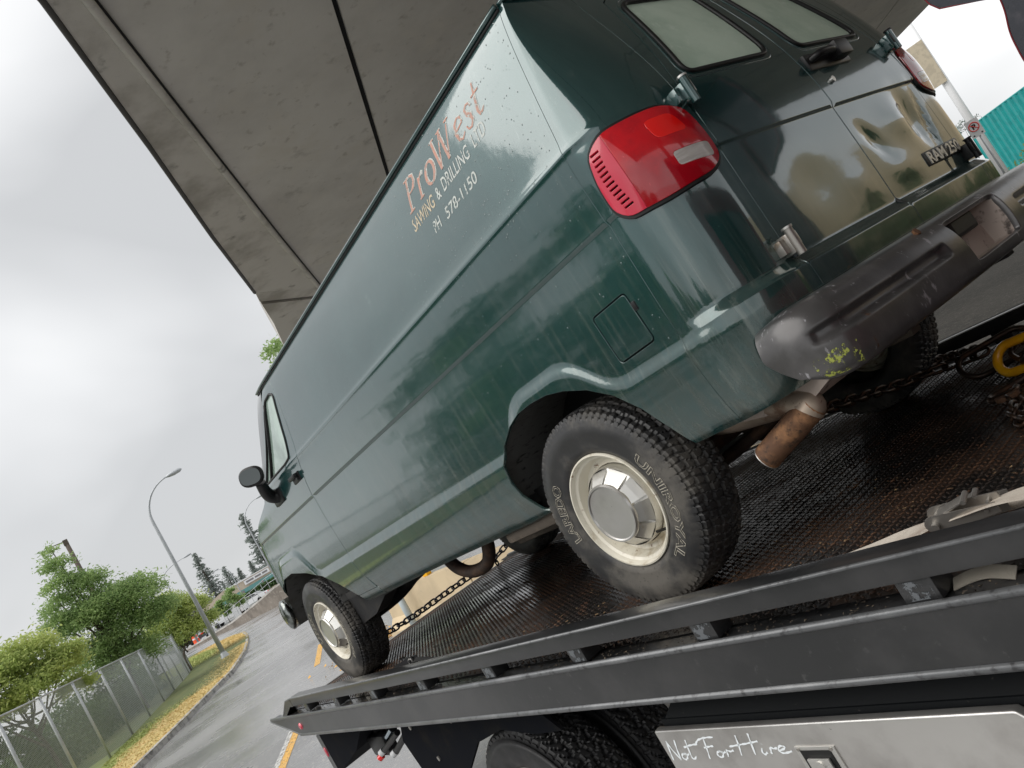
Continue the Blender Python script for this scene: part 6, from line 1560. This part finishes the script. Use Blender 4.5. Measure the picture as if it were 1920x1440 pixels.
slab('joint_backing', L2, RR, H+.06, H+.88, JOINT, .1)
# edge beam: its first span, joint band, and the short span beyond
e1 = L1[:7]; e2 = L2[:7]
slab('edge_beam', e1, e2, H-.015, H+1.15, CONC2, .015)
slab('edge_beam', [(13.22, -6.06), (13.75, -6.3)], [(14.12, -7.78), (14.65, -8.12)], H+.01, H+1.15, CONC2, .015)
slab('edge_beam', [(13.80, -6.33)]+L1[7:], [(14.72, -8.16), (16, -8.95), (18.4, -10.45)], H-.03, H+1.15, CONC2, .015)
# rib moulding under the line where beam and soffit meet
rib = [Vector((p[0]*K, p[1]*K, (H-.035)*K))-br0 for p in L2]
MB().tube(rib, .055, 8).build('soffit_rib', CONC2, br, smooth=True)
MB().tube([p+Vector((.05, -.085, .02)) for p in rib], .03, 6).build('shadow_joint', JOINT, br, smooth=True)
ed = [Vector((p[0]*K, p[1]*K, (H-.01)*K))-br0 for p in L1]
MB().tube(ed[:7], .035, 8).build('drip_edge', mat('dark_damp_concrete', (.07, .068, .066), .7), br, smooth=True)
for (x, y) in ((24, -24), (-10, -2.0), (-12, -8)):
    T = thing('bridge_column', ['round concrete column under the far end of the ramp', 'round concrete column behind the tow truck cab, near side', 'round concrete column behind the tow truck cab, far side'][(24, -10, -12).index(x)], 'column', (x*K, y*K, 0)); MB().tube([(0, 0, 0), (0, 0, H*K-.01)], .6, 28).build('shaft', CONC, T, auto=40)
# ------------------------------------------------------------------ what the van's paint mirrors: trees and a long wall on the near side
for i, (x, y, s_) in enumerate(((-2, 17, .55), (3.5, 19, .8), (14, 16, .9), (18.5, 18, 1.2), (25, 15, 1.0))):
    b_ = Vector((x*K, y*K, 0)); tree(['smallest leafy tree behind the photographer, to the left', 'middling leafy tree behind the photographer', 'low leafy tree between two taller ones across the near lane', 'leafy tree across the near lane', 'leafy tree near the end of the near lane'][i], b_, [(0, 0, 3.6*s_, 1.8*s_), (1.3, .3, 2.8*s_, 1.5*s_), (-1.3, .2, 2.9*s_, 1.5*s_), (.2, 0, 5*s_, 1.2*s_)], 3500, .16, LEAF1, 80+i, .15, 'trees across the near lane')
rs_ = np.random.RandomState(77)
def nfn(n):
    t = rs_.rand(n); x = -22+62*t; hh_ = 2.7+.9*np.sin(x*.45)+.7*np.sin(x*1.3+1)+4.5*np.clip((x-9)/8, 0, 1)
    return np.stack([x, 20+1.2*rs_.normal(size=n), .1+rs_.rand(n)*hh_], 1), None
V, F = leaves(16000, nfn, .24, rs_); o = np_mesh('tree_belt', V, F, LEAF3); tag(o, 'dense belt of dark greenery across the near lane, mirrored in the van side', 'greenery', kind='stuff')
def nfn2(n):
    t = rs_.rand(n); x = -20+30*t; return np.stack([x, -23.2-26*t*.92+.8*rs_.normal(size=n), .05+rs_.rand(n)*(2.6+.8*np.sin(x*.9)+.5*np.sin(x*2.3))], 1), None
V, F = leaves(9000, nfn2, .2, rs_); o = np_mesh('reflection_hedge', V, F, LEAF3); tag(o, 'added dark hedge, out of view, that darkens the rear door reflections', 'hedge', kind='stuff')  # unseen hedge, added to darken the lower part of the door reflections
car('dark red parked car in front of the tan wall behind the tow truck', Vector((-9, -22, 0)), R(-38), mat('dark_red_car_paint', (.22, .015, .03), .2, coat=1), group=None)
T = thing('reflection_wall', 'added long tan wall, out of view, for the rear door reflections', 'wall', (-26, -22, 0)); MB().prism([(0, 0, 0), (34, -26, 0), (34, -26, 6.6), (0, 0, 6.6)], (.25, .3, 0)).build('wall_body', TANCONC, T)  # unseen wall, added and sized to give the doors a tan reflection
T = thing('sound_wall', 'low tan building front across the near lane', 'wall', (-14, 23, 0)); MB().prism([(0, 0, 0), (30, 3, 0), (30, 3, 2.4), (0, 0, 2.4)], (0, .3, 0)).build('wall_body', BEIGEW, T)
# leafy twig past the ramp edge
b_ = kk((59.3, -27.0, 0)); tree('tall tree peeping out between the ramp edge and the van roof', b_, [(0, 0, 19.2, 2.2), (-.6, .6, 21.1, 1.6), (1.2, -1.0, 17.2, 2.5), (1.5, -1.4, 13.5, 3.6), (0, -1.2, 9.5, 3.8), (.6, .2, 6, 3)], 9000, .17, LEAF1, 91, .28, None, clump=.4)
